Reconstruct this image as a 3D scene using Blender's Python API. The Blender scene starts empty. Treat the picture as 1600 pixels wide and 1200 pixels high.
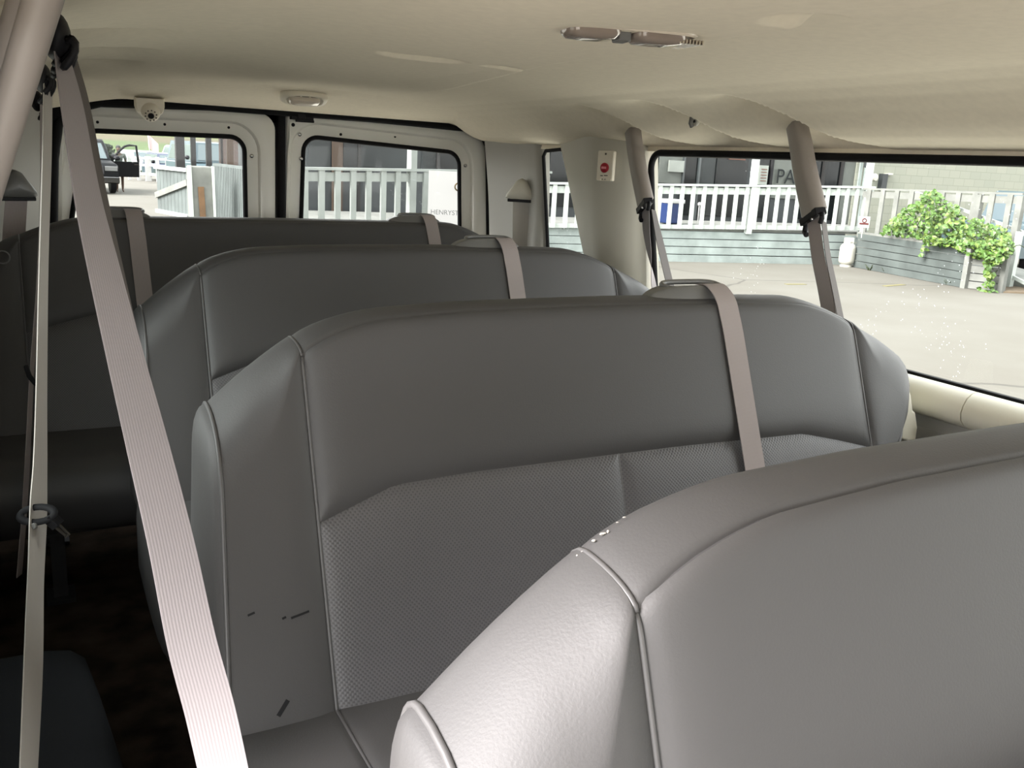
import bpy, bmesh, math, random
from mathutils import Vector, Matrix

scene = bpy.context.scene
col = scene.collection
RND = random.Random(11)

# ------------------------------------------------------------------ camera, sky, sun, exposure
AX_R = Vector((0.883304, -0.46586, 0.052422))
AX_D = Vector((-0.066192, -0.234636, -0.969827))
AX_F = Vector((0.464104, 0.853183, -0.238091))
EYE = Vector((0.0, 0.0, 1.2))
FPX = 1400.0
cam_d = bpy.data.cameras.new('camera')
cam = bpy.data.objects.new('camera', cam_d)
col.objects.link(cam)
cam_d.sensor_width = 36.0
cam_d.lens = FPX / 1600.0 * 36.0
cam_d.clip_start = 0.02
cam_d.clip_end = 600
mw = Matrix.Identity(4)
for i in range(3):
    mw[i][0], mw[i][1], mw[i][2], mw[i][3] = AX_R[i], -AX_D[i], -AX_F[i], EYE[i]
cam.matrix_world = mw
scene.camera = cam

world = bpy.data.worlds.new('sky')
scene.world = world
world.use_nodes = True
wn, wl = world.node_tree.nodes, world.node_tree.links
wn.clear()
w_out = wn.new('ShaderNodeOutputWorld')
w_bg = wn.new('ShaderNodeBackground')
w_tc = wn.new('ShaderNodeTexCoord')
w_sep = wn.new('ShaderNodeSeparateXYZ')
w_ramp = wn.new('ShaderNodeValToRGB')
w_ramp.color_ramp.elements[0].position = 0.0
w_ramp.color_ramp.elements[0].color = (1.0, 0.985, 0.96, 1)
w_ramp.color_ramp.elements[1].position = 0.8
w_ramp.color_ramp.elements[1].color = (0.52, 0.54, 0.56, 1)
wl.new(w_tc.outputs['Generated'], w_sep.inputs[0])
wl.new(w_sep.outputs['Z'], w_ramp.inputs[0])
wl.new(w_ramp.outputs[0], w_bg.inputs[0])
w_bg.inputs[1].default_value = 2.2
wl.new(w_bg.outputs[0], w_out.inputs[0])

sun_d = bpy.data.lights.new('sun', 'SUN')
sun_d.energy = 6.0
sun_d.angle = math.radians(36)
sun_d.color = (1.0, 0.94, 0.93)
sun = bpy.data.objects.new('sun', sun_d)
col.objects.link(sun)
sun.rotation_euler = Vector((-1.0, -0.05, 0.72)).to_track_quat('Z', 'Y').to_euler()

scene.view_settings.view_transform = 'Standard'
scene.view_settings.look = 'None'
scene.view_settings.exposure = 1.6
scene.view_settings.gamma = 1.0
scene.view_settings.use_curve_mapping = False


def ray(u, v):
    return AX_R * ((u - 800.0) / FPX) + AX_D * ((v - 600.0) / FPX) + AX_F


def at(u, v, **k):
    """point where a sight line meets the plane x=, y= or z="""
    d = ray(u, v)
    ax, val = list(k.items())[0]
    i = 'xyz'.index(ax)
    return EYE + d * ((val - EYE[i]) / d[i])


def ud(u, v, dep):
    return EYE + ray(u, v) * dep


# ------------------------------------------------------------------ materials
def mat(name, color, rough=0.6, metal=0.0, bump=None, noise=None, spec=0.5, coat=0.0):
    m = bpy.data.materials.new(name)
    m.use_nodes = True
    nt = m.node_tree
    b = nt.nodes['Principled BSDF']
    b.inputs['Base Color'].default_value = (*color, 1)
    b.inputs['Roughness'].default_value = rough
    b.inputs['Metallic'].default_value = metal
    b.inputs['Specular IOR Level'].default_value = spec
    b.inputs['Coat Weight'].default_value = coat
    tc = nt.nodes.new('ShaderNodeTexCoord')
    if noise:      # (scale, amount, detail)
        n = nt.nodes.new('ShaderNodeTexNoise')
        n.inputs['Scale'].default_value = noise[0]
        n.inputs['Detail'].default_value = noise[2] if len(noise) > 2 else 4
        nt.links.new(tc.outputs['Object'], n.inputs['Vector'])
        r = nt.nodes.new('ShaderNodeValToRGB')
        a = noise[1]
        r.color_ramp.elements[0].position = 0.3
        r.color_ramp.elements[1].position = 0.7
        r.color_ramp.elements[0].color = (*[c * (1 - a) for c in color], 1)
        r.color_ramp.elements[1].color = (*[min(1, c * (1 + a)) for c in color], 1)
        nt.links.new(n.outputs['Fac'], r.inputs[0])
        nt.links.new(r.outputs[0], b.inputs['Base Color'])
    if bump:       # (scale, strength, distance)
        n = nt.nodes.new('ShaderNodeTexNoise')
        n.inputs['Scale'].default_value = bump[0]
        n.inputs['Detail'].default_value = 3
        nt.links.new(tc.outputs['Object'], n.inputs['Vector'])
        bp = nt.nodes.new('ShaderNodeBump')
        bp.inputs['Strength'].default_value = bump[1]
        bp.inputs['Distance'].default_value = bump[2]
        nt.links.new(n.outputs['Fac'], bp.inputs['Height'])
        nt.links.new(bp.outputs['Normal'], b.inputs['Normal'])
    return m


def glass_mat(name, tint, gloss=0.06, specks=0.0, haze=0.0):
    m = bpy.data.materials.new(name)
    m.use_nodes = True
    nt = m.node_tree
    nt.nodes.clear()
    out = nt.nodes.new('ShaderNodeOutputMaterial')
    tr = nt.nodes.new('ShaderNodeBsdfTransparent')
    tr.inputs[0].default_value = (*tint, 1)
    gl = nt.nodes.new('ShaderNodeBsdfGlossy')
    gl.inputs['Roughness'].default_value = 0.03
    mx = nt.nodes.new('ShaderNodeMixShader')
    mx.inputs[0].default_value = gloss
    nt.links.new(tr.outputs[0], mx.inputs[1])
    nt.links.new(gl.outputs[0], mx.inputs[2])
    last = mx
    if specks:
        tc = nt.nodes.new('ShaderNodeTexCoord')
        vo = nt.nodes.new('ShaderNodeTexVoronoi')
        vo.inputs['Scale'].default_value = 95
        nt.links.new(tc.outputs['Object'], vo.inputs['Vector'])
        lt = nt.nodes.new('ShaderNodeMath')
        lt.operation = 'LESS_THAN'
        lt.inputs[1].default_value = 0.13
        nt.links.new(vo.outputs['Distance'], lt.inputs[0])
        no = nt.nodes.new('ShaderNodeTexNoise')
        no.inputs['Scale'].default_value = 5
        nt.links.new(tc.outputs['Object'], no.inputs['Vector'])
        gt = nt.nodes.new('ShaderNodeMath')
        gt.operation = 'GREATER_THAN'
        gt.inputs[1].default_value = 0.60
        nt.links.new(no.outputs['Fac'], gt.inputs[0])
        mu = nt.nodes.new('ShaderNodeMath')
        mu.operation = 'MULTIPLY'
        nt.links.new(lt.outputs[0], mu.inputs[0])
        nt.links.new(gt.outputs[0], mu.inputs[1])
        m2 = nt.nodes.new('ShaderNodeMath')
        m2.operation = 'MULTIPLY'
        m2.inputs[1].default_value = specks
        nt.links.new(mu.outputs[0], m2.inputs[0])
        ad = nt.nodes.new('ShaderNodeMath')
        ad.operation = 'ADD'
        ad.inputs[1].default_value = haze
        nt.links.new(m2.outputs[0], ad.inputs[0])
        df = nt.nodes.new('ShaderNodeBsdfTranslucent')
        df.inputs[0].default_value = (0.75, 0.8, 0.8, 1)
        mx2 = nt.nodes.new('ShaderNodeMixShader')
        nt.links.new(ad.outputs[0], mx2.inputs[0])
        nt.links.new(last.outputs[0], mx2.inputs[1])
        nt.links.new(df.outputs[0], mx2.inputs[2])
        last = mx2
    nt.links.new(last.outputs[0], out.inputs[0])
    return m


def perforated_mat(name, color):
    m = mat(name, color, 0.45)
    nt = m.node_tree
    b = nt.nodes['Principled BSDF']
    tc = nt.nodes.new('ShaderNodeTexCoord')
    sp = nt.nodes.new('ShaderNodeSeparateXYZ')
    nt.links.new(tc.outputs['Object'], sp.inputs[0])

    def mth(op, a, bv=None):
        n = nt.nodes.new('ShaderNodeMath')
        n.operation = op
        for i, x in enumerate((a, bv)):
            if x is None:
                continue
            if isinstance(x, (int, float)):
                n.inputs[i].default_value = x
            else:
                nt.links.new(x, n.inputs[i])
        return n.outputs[0]
    k = 2 * math.pi / 0.0068
    cx = mth('COSINE', mth('MULTIPLY', sp.outputs['X'], k))
    cz = mth('COSINE', mth('MULTIPLY', sp.outputs['Z'], k))
    p = mth('MULTIPLY', cx, cz)
    d = mth('GREATER_THAN', p, 0.45)
    r = nt.nodes.new('ShaderNodeValToRGB')
    r.color_ramp.elements[0].color = (*color, 1)
    r.color_ramp.elements[1].color = (*[c * 0.6 for c in color], 1)
    nt.links.new(d, r.inputs[0])
    nt.links.new(r.outputs[0], b.inputs['Base Color'])
    bp = nt.nodes.new('ShaderNodeBump')
    bp.inputs['Strength'].default_value = 0.25
    bp.inputs['Distance'].default_value = 0.001
    bp.invert = True
    nt.links.new(p, bp.inputs['Height'])
    nt.links.new(bp.outputs['Normal'], b.inputs['Normal'])
    return m


def webbing_mat(name, color):
    m = mat(name, color, 0.75)
    nt = m.node_tree
    b = nt.nodes['Principled BSDF']
    uv = nt.nodes.new('ShaderNodeUVMap')
    mp = nt.nodes.new('ShaderNodeMapping')
    mp.inputs['Scale'].default_value = (14, 900, 1)
    nt.links.new(uv.outputs[0], mp.inputs[0])
    wv = nt.nodes.new('ShaderNodeTexWave')
    wv.inputs['Scale'].default_value = 0.33
    wv.inputs['Distortion'].default_value = 0.6
    nt.links.new(mp.outputs[0], wv.inputs['Vector'])
    r = nt.nodes.new('ShaderNodeValToRGB')
    r.color_ramp.elements[0].color = (*[c * 0.92 for c in color], 1)
    r.color_ramp.elements[1].color = (*[min(1, c * 1.05) for c in color], 1)
    nt.links.new(wv.outputs['Fac'], r.inputs[0])
    nt.links.new(r.outputs[0], b.inputs['Base Color'])
    bp = nt.nodes.new('ShaderNodeBump')
    bp.inputs['Strength'].default_value = 0.2
    bp.inputs['Distance'].default_value = 0.0006
    nt.links.new(wv.outputs['Fac'], bp.inputs['Height'])
    nt.links.new(bp.outputs['Normal'], b.inputs['Normal'])
    return m


def brick_mat(name, c1, c2, mortar, bw, bh, ms=0.01, axis='XZ'):
    m = mat(name, c1, 0.9)
    nt = m.node_tree
    b = nt.nodes['Principled BSDF']
    tc = nt.nodes.new('ShaderNodeTexCoord')
    sp = nt.nodes.new('ShaderNodeSeparateXYZ')
    cb = nt.nodes.new('ShaderNodeCombineXYZ')
    nt.links.new(tc.outputs['Object'], sp.inputs[0])
    nt.links.new(sp.outputs[axis[0]], cb.inputs[0])
    nt.links.new(sp.outputs[axis[1]], cb.inputs[1])
    br = nt.nodes.new('ShaderNodeTexBrick')
    br.inputs['Color1'].default_value = (*c1, 1)
    br.inputs['Color2'].default_value = (*c2, 1)
    br.inputs['Mortar'].default_value = (*mortar, 1)
    br.inputs['Scale'].default_value = 1
    br.inputs['Brick Width'].default_value = bw
    br.inputs['Row Height'].default_value = bh
    br.inputs['Mortar Size'].default_value = ms
    nt.links.new(cb.outputs[0], br.inputs['Vector'])
    nt.links.new(br.outputs['Color'], b.inputs['Base Color'])
    return m


LEATHER = (0.056, 0.0545, 0.0545)
M = {
    'leather': mat('grey_vinyl', LEATHER, 0.54, bump=(420, 0.14, 0.0015), spec=0.45),
    'perf': perforated_mat('perforated_grey_vinyl', (0.082, 0.080, 0.083)),
    'piping': mat('grey_piping', (0.078, 0.076, 0.076), 0.42),
    'web': webbing_mat('belt_webbing', (0.31, 0.27, 0.262)),
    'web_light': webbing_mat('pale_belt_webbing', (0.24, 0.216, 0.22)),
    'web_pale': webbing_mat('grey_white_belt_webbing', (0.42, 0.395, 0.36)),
    'web_shade': webbing_mat('shaded_belt_webbing', (0.085, 0.074, 0.069)),  # belt webbing darkened to paint in shade on folds and rear strands
    'guide': mat('grey_guide_plastic', (0.13, 0.13, 0.125), 0.35),
    'boot': mat('taupe_belt_cover_plastic', (0.27, 0.24, 0.22), 0.5),
    'black': mat('black_plastic', (0.012, 0.012, 0.014), 0.45, spec=0.15),
    'rubber': mat('black_rubber', (0.010, 0.010, 0.011), 0.65, spec=0.1),
    'void': mat('dark_gap', (0.004, 0.004, 0.005), 0.9),
    'headliner': mat('headliner_fabric', (0.74, 0.675, 0.55), 0.95, bump=(900, 0.25, 0.001), noise=(60, 0.03), spec=0.1),
    'trim': mat('greige_trim_plastic', (0.47, 0.45, 0.385), 0.55, bump=(600, 0.1, 0.001)),
    'trimdark': mat('grey_trim_plastic', (0.30, 0.29, 0.265), 0.6, bump=(600, 0.1, 0.001)),
    'cream': mat('cream_trim_plastic', (0.78, 0.75, 0.63), 0.5),
    'paint': mat('grey_door_paint', (0.80, 0.79, 0.73), 0.38),
    'steel': mat('bright_steel', (0.6, 0.6, 0.6), 0.25, 1.0),
    'darksteel': mat('dark_steel', (0.03, 0.03, 0.032), 0.5, 0.3),
    'carpet': mat('worn_brown_carpet', (0.035, 0.025, 0.018), 0.98, bump=(700, 0.8, 0.004), noise=(9, 0.75, 6), spec=0.05),
    'arch': mat('charcoal_carpet', (0.020, 0.022, 0.025), 0.95, bump=(900, 0.5, 0.002), spec=0.1),
    'ivory': mat('ivory_plastic', (0.74, 0.69, 0.58), 0.45),
    'red': mat('red_button', (0.33, 0.008, 0.02), 0.4),
    'pink': mat('pink_print', (0.75, 0.25, 0.28), 0.5),
    'print': mat('dark_print', (0.10, 0.09, 0.07), 0.7),
    'lens': mat('clear_ribbed_lens', (0.62, 0.55, 0.46), 0.12, coat=0.6),
    'lenscover': mat('smoky_clear_lens', (0.27, 0.22, 0.185), 0.07, coat=1.0),
    'chrome': mat('lens_reflector', (0.8, 0.74, 0.66), 0.12, 0.9),
    'glass': glass_mat('window_glass', (0.90, 0.93, 0.92), 0.012, specks=0.4, haze=0.0),
    'glassrear': glass_mat('rear_window_glass', (0.90, 0.93, 0.92), 0.012, specks=0.25, haze=0.0),
    'glasstint': glass_mat('tinted_glass', (0.36, 0.40, 0.39), 0.05),
    # outside
    'deckwood': mat('pale_green_painted_wood', (0.35, 0.38, 0.348), 0.8, noise=(3, 0.12)),
    'deckwood2': mat('grey_green_painted_boards', (0.2, 0.232, 0.218), 0.85, noise=(2.5, 0.22)),
    'railwood': mat('sun_offset_railing_paint', (0.19, 0.206, 0.19), 0.8, noise=(3, 0.12)),  # pale green railing paint, darkened to offset the strong sun
    'rampwood': mat('tan_ramp_boards', (0.124, 0.092, 0.058), 0.85, noise=(4, 0.2)),
    'planterwood': mat('planter_boards', (0.054, 0.065, 0.06), 0.85, noise=(2.5, 0.25)),  # weathered grey green boards, darkened further to offset the sun
    'gatewood': mat('gate_boards', (0.066, 0.078, 0.074), 0.85, noise=(2.5, 0.2)),  # board colour darkened to offset sun falling on gate and fence
    'greywood': mat('weathered_grey_wood', (0.13, 0.134, 0.12), 0.85, noise=(4, 0.2)),
    'rawwood': mat('raw_orange_wood', (0.11, 0.06, 0.026), 0.8, noise=(5, 0.25)),
    'slate': mat('dark_slate_wall', (0.016, 0.0196, 0.0208), 0.6, noise=(1.2, 0.3)),
    'pane_dark': mat('dark_shop_glass', (0.007, 0.0086, 0.0092), 0.2, noise=(1.0, 0.5)),
    'pane_grey': mat('grey_shop_glass', (0.03, 0.035, 0.0356), 0.3, noise=(0.9, 0.4)),
    'pane_pale': mat('pale_grey_panel', (0.17, 0.184, 0.164), 0.5, noise=(1.2, 0.25)),
    'brownpost': mat('brown_post_paint', (0.032, 0.018, 0.009), 0.7),
    'darkpost': mat('dark_brown_post', (0.0044, 0.0038, 0.0032), 0.7),
    'block': brick_mat('pale_green_block', (0.19, 0.198, 0.16), (0.212, 0.216, 0.174), (0.16, 0.166, 0.132), 0.42, 0.21, 0.008),
    'redbrick': brick_mat('mottled_brick', (0.056, 0.036, 0.03), (0.07, 0.052, 0.044), (0.066, 0.06, 0.056), 0.22, 0.075, 0.012),
    'white': mat('white_paint', (0.36, 0.36, 0.348), 0.6),
    'banner': mat('white_banner_cloth', (0.184, 0.184, 0.178), 0.8),
    'grey_print': mat('grey_lettering', (0.04, 0.04, 0.04), 0.8),
    'letterdark': mat('dark_window_lettering', (0.02, 0.022, 0.022), 0.95, spec=0.0),
    'signred': mat('red_sign_print', (0.09, 0.012, 0.01), 0.7),
    'neon': mat('orange_sign_board', (0.09, 0.034, 0.02), 0.6),
    'tank': mat('cream_tank_paint', (0.38, 0.37, 0.32), 0.5, noise=(6, 0.1)),
    'brass': mat('dull_brass', (0.05, 0.036, 0.016), 0.5, 0.8),
    'blue': mat('blue_cooler_plastic', (0.006, 0.018, 0.072), 0.5),
    'leaf': mat('bright_green_leaf', (0.054, 0.112, 0.017), 0.55, noise=(7, 0.45)),
    'leaf2': mat('yellow_green_leaf', (0.096, 0.148, 0.026), 0.55, noise=(7, 0.3)),
    'stem': mat('green_stem', (0.028, 0.04, 0.01), 0.8),
    'carblack': mat('black_car_paint', (0.003, 0.0034, 0.0042), 0.5, coat=0.0, spec=0.12),
    'carwhite': mat('white_car_paint', (0.26, 0.266, 0.272), 0.3, coat=0.5),
    'carblue': mat('blue_car_paint', (0.008, 0.016, 0.052), 0.3, coat=0.5),
    'carteal': mat('light_blue_car_paint', (0.034, 0.058, 0.068), 0.45, coat=0.1),
    'carglass': mat('car_glass', (0.068, 0.092, 0.096), 0.08, coat=0.5),
    'chromeM': mat('chrome', (0.15, 0.15, 0.15), 0.15, 1.0),
    'headlight': mat('headlight_lens', (0.16, 0.164, 0.16), 0.15),
    'skin': mat('skin', (0.084, 0.048, 0.03), 0.6),
    'cloth1': mat('pale_shirt_cloth', (0.12, 0.13, 0.116), 0.9),
    'cloth2': mat('tan_shorts_cloth', (0.06, 0.048, 0.034), 0.9),
    'hair': mat('dark_hair', (0.004, 0.003, 0.002), 0.7),
    'flagred': mat('faded_pink_cloth', (0.52, 0.32, 0.32), 0.9),
    'yellow': mat('faded_yellow_paint', (0.124, 0.11, 0.044), 0.9),
    'bush': mat('dark_bush_leaf', (0.006, 0.014, 0.004), 0.8),
}


# ------------------------------------------------------------------ mesh building
class MB:
    def __init__(s):
        s.v, s.f, s.uv = [], [], {}

    def add(s, verts, faces):
        o = len(s.v)
        s.v += [tuple(v) for v in verts]
        s.f += [tuple(i + o for i in f) for f in faces]
        return o

    def box(s, c, size, rz=0.0, mtx=None):
        hx, hy, hz = size[0] / 2, size[1] / 2, size[2] / 2
        m = mtx if mtx is not None else Matrix.Rotation(rz, 3, 'Z')
        c = Vector(c)
        vs = [c + m @ Vector((x, y, z)) for x in (-hx, hx) for y in (-hy, hy) for z in (-hz, hz)]
        s.add(vs, [(0, 1, 3, 2), (4, 6, 7, 5), (0, 4, 5, 1), (2, 3, 7, 6), (0, 2, 6, 4), (1, 5, 7, 3)])

    def bar(s, a, b, w, h, up=Vector((0, 0, 1))):
        """rectangular bar from a to b: w across, h along up"""
        a, b = Vector(a), Vector(b)
        d = (b - a).normalized()
        side = d.cross(up)
        if side.length < 1e-4:
            side = d.cross(Vector((0, 1, 0)))
        side.normalize()
        u2 = side.cross(d)
        vs = []
        for p in (a, b):
            for i, j in ((-1, -1), (1, -1), (1, 1), (-1, 1)):
                vs.append(p + side * (i * w / 2) + u2 * (j * h / 2))
        s.add(vs, [(0, 3, 2, 1), (4, 5, 6, 7), (0, 1, 5, 4), (1, 2, 6, 5), (2, 3, 7, 6), (3, 0, 4, 7)])

    def rings(s, rings, closed_ring=True, caps=True, loop=False):
        n = len(rings[0])
        o = s.add([p for r in rings for p in r], [])
        R = len(rings)
        for i in range(R if loop else R - 1):
            for j in range(n if closed_ring else n - 1):
                a, b = i * n + j, i * n + (j + 1) % n
                c, d = ((i + 1) % R) * n + (j + 1) % n, ((i + 1) % R) * n + j
                s.f.append((o + a, o + b, o + c, o + d))
        if caps and closed_ring and not loop:
            s.f.append(tuple(o + j for j in reversed(range(n))))
            s.f.append(tuple(o + (R - 1) * n + j for j in range(n)))

    def tube(s, pts, r, n=8, loop=False, flat=1.0, up=None):
        pts = [Vector(p) for p in pts]
        rr = r if isinstance(r, (list, tuple)) else [r] * len(pts)
        rings = []
        prev = None
        for i, p in enumerate(pts):
            if loop:
                t = pts[(i + 1) % len(pts)] - pts[i - 1]
            else:
                t = pts[min(i + 1, len(pts) - 1)] - pts[max(i - 1, 0)]
            t.normalize()
            if up is not None:
                a = Vector(up)
            elif prev is None:
                a = Vector((0, 0, 1)) if abs(t.z) < 0.9 else Vector((0, 1, 0))
            else:
                a = prev
            a = (a - t * a.dot(t)).normalized()
            prev = a
            bb = t.cross(a)
            rings.append([p + a * (math.sin(2 * math.pi * k / n) * rr[i] * flat) + bb * (math.cos(2 * math.pi * k / n) * rr[i]) for k in range(n)])
        s.rings(rings, loop=loop)

    def lathe(s, prof, c, n=24, axis='Z'):
        c = Vector(c)
        rings = []
        for r, h in prof:
            ring = []
            for k in range(n):
                a = 2 * math.pi * k / n
                x, y = r * math.cos(a), r * math.sin(a)
                p = {'Z': (x, y, h), 'Y': (x, h, y), 'X': (h, x, y)}[axis]
                ring.append(c + Vector(p))
            rings.append(ring)
        s.rings(rings)

    def disc(s, c, nrm, r, h, n=16, dome=0.0):
        """short round boss at c standing along nrm"""
        nrm = Vector(nrm).normalized()
        a = nrm.orthogonal().normalized()
        b = nrm.cross(a)
        c = Vector(c)
        prof = [(r, 0), (r, h * 0.6), (r * 0.8, h)] + ([(r * 0.4, h * (1 + dome))] if dome else [])
        s.rings([[c + nrm * hh + a * (q * math.cos(2 * math.pi * k / n)) + b * (q * math.sin(2 * math.pi * k / n)) for k in range(n)] for q, hh in prof])

    def prism(s, poly, vec):
        n = len(poly)
        vec = Vector(vec)
        vs = [Vector(p) for p in poly] + [Vector(p) + vec for p in poly]
        s.add(vs, [tuple(range(n)), tuple(reversed(range(n, 2 * n)))] + [(i, n + i, n + (i + 1) % n, (i + 1) % n) for i in range(n)])

    def grid(s, fn, us, vs):
        o = s.add([fn(u, v) for u in us for v in vs], [])
        n = len(vs)
        for i in range(len(us) - 1):
            for j in range(n - 1):
                s.f.append((o + i * n + j, o + (i + 1) * n + j, o + (i + 1) * n + j + 1, o + i * n + j + 1))

    def ellip(s, c, r, n=14, m=8):
        rings = []
        c = Vector(c)
        for i in range(m + 1):
            t = math.pi * (i + 0.001) / (m + 0.002)
            rings.append([c + Vector((r[0] * math.sin(t) * math.cos(2 * math.pi * k / n), r[1] * math.sin(t) * math.sin(2 * math.pi * k / n), r[2] * math.cos(t))) for k in range(n)])
        s.rings(rings)

    def build(s, name, m, parent=None, smooth=None, bevel=0.0, uv=None):
        me = bpy.data.meshes.new(name)
        me.from_pydata(s.v, [], s.f)
        if uv is not None:
            lay = me.uv_layers.new(name='UVMap')
            for lp in me.loops:
                lay.data[lp.index].uv = uv[lp.vertex_index]
        bm = bmesh.new()
        bm.from_mesh(me)
        bmesh.ops.recalc_face_normals(bm, faces=bm.faces)
        bm.to_mesh(me)
        bm.free()
        if smooth is not None:
            me.polygons.foreach_set('use_smooth', [True] * len(me.polygons))
            if smooth < 180:
                me.set_sharp_from_angle(angle=math.radians(smooth))
        me.materials.append(M[m] if isinstance(m, str) else m)
        o = bpy.data.objects.new(name, me)
        col.objects.link(o)
        if bevel:
            bv = o.modifiers.new('bevel', 'BEVEL')
            bv.width = bevel
            bv.segments = 2
            bv.limit_method = 'ANGLE'
        if parent is not None:
            adopt(o, parent)
        return o


def adopt(o, parent):
    o.parent = parent
    t = Matrix.Identity(4)
    p = parent
    while p is not None:
        t = t @ p.matrix_basis.inverted() if p is parent else t
        p = None
    o.matrix_parent_inverse = t


def tag(o, label=None, cat=None, group=None, kind=None):
    if label:
        o['label'] = label
    if cat:
        o['category'] = cat
    if group:
        o['group'] = group
    if kind:
        o['kind'] = kind
    return o


def thing(name, label, cat, loc=(0, 0, 0), group=None, kind=None):
    o = bpy.data.objects.new(name, None)
    o.empty_display_size = 0.05
    col.objects.link(o)
    o.location = loc
    return tag(o, label, cat, group, kind)


def copy_tree(o, parent=None):
    c = o.copy()
    col.objects.link(c)
    if parent is not None:
        c.parent = parent
        c.matrix_parent_inverse = o.matrix_parent_inverse.copy()
    for ch in list(o.children):
        copy_tree(ch, c)
    return c


def lerp(a, b, t):
    return a + (b - a) * t


def ss(x, a=0.0, b=1.0):
    t = max(0.0, min(1.0, (x - a) / (b - a)))
    return t * t * (3 - 2 * t)


def interp(pts, x):
    if x <= pts[0][0]:
        return pts[0][1]
    for (x0, y0), (x1, y1) in zip(pts, pts[1:]):
        if x <= x1:
            return lerp(y0, y1, (x - x0) / (x1 - x0))
    return pts[-1][1]


def spline(pts, n):
    """Catmull-Rom through points"""
    P = [Vector(p) for p in pts]
    P = [P[0] * 2 - P[1]] + P + [P[-1] * 2 - P[-2]]
    out = []
    for i in range(1, len(P) - 2):
        for k in range(n):
            t = k / n
            a, b, c, d = P[i - 1], P[i], P[i + 1], P[i + 2]
            out.append(0.5 * ((2 * b) + (c - a) * t + (2 * a - 5 * b + 4 * c - d) * t * t + (3 * b - a - 3 * c + d) * t ** 3))
    out.append(P[-2])
    return out


def ribbon(name, pts, wid, width, m, parent=None, th=0.0016, n=10, label=None):
    """a strap: pts along it, wid = width direction at each point, width = number or list"""
    c = spline(pts, n)
    w = spline(wid, n)
    W = width if isinstance(width, (list, tuple)) else [width] * len(pts)
    ws = spline([(x, 0, 0) for x in W], n)
    mb = MB()
    rings, uv = [], []
    L = 0.0
    for i, p in enumerate(c):
        t = (c[min(i + 1, len(c) - 1)] - c[max(i - 1, 0)]).normalized()
        if i:
            L += (c[i] - c[i - 1]).length
        d = w[i] - t * w[i].dot(t)
        d.normalize()
        nn = t.cross(d) * (th / 2)
        h = d * (ws[i].x / 2)
        rings.append([p - h - nn, p + h - nn, p + h + nn, p - h + nn])
        uv += [(0, L), (1, L), (1, L), (0, L)]
    mb.rings(rings)
    o = mb.build(name, m, parent, uv=uv, smooth=40)
    if label:
        o['label'] = label
    return o


def text_mesh(name, body, m, loc, xdir, zdir, size, parent, extrude=0.002):
    cu = bpy.data.curves.new(name, 'FONT')
    cu.body = body
    cu.size = size
    cu.extrude = extrude
    tmp = bpy.data.objects.new(name, cu)
    col.objects.link(tmp)
    dg = bpy.context.evaluated_depsgraph_get()
    me = bpy.data.meshes.new_from_object(tmp.evaluated_get(dg))
    bpy.data.objects.remove(tmp)
    xd, zd = Vector(xdir).normalized(), Vector(zdir).normalized()
    yd = zd
    nd = xd.cross(yd)
    mt = Matrix.Identity(4)
    for i in range(3):
        mt[i][0], mt[i][1], mt[i][2], mt[i][3] = xd[i], yd[i], nd[i], loc[i]
    me.transform(mt)
    me.materials.clear()
    me.materials.append(M[m])
    o = bpy.data.objects.new(name, me)
    col.objects.link(o)
    adopt(o, parent)
    return o


# ================================================================== THE VAN SHELL
XC = 0.90
WALL_TILT = 0.12


def xglass(z):
    return 1.80 - (z - 0.77) * WALL_TILT


# floor
mb = MB()
mb.grid(lambda x, y: (x, y, 0.0), [-0.16, 0.5, 1.2, 1.84], [-1.6 + i * 0.52 for i in range(11)])
mb.grid(lambda x, y: (x, y, -0.12), [-0.16, 1.84], [-1.6, 3.6])
mb.build('floor', 'carpet')
tag(bpy.data.objects['floor'], 'dirty dark brown carpet floor of the van beside the benches', 'floor', kind='structure')


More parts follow.
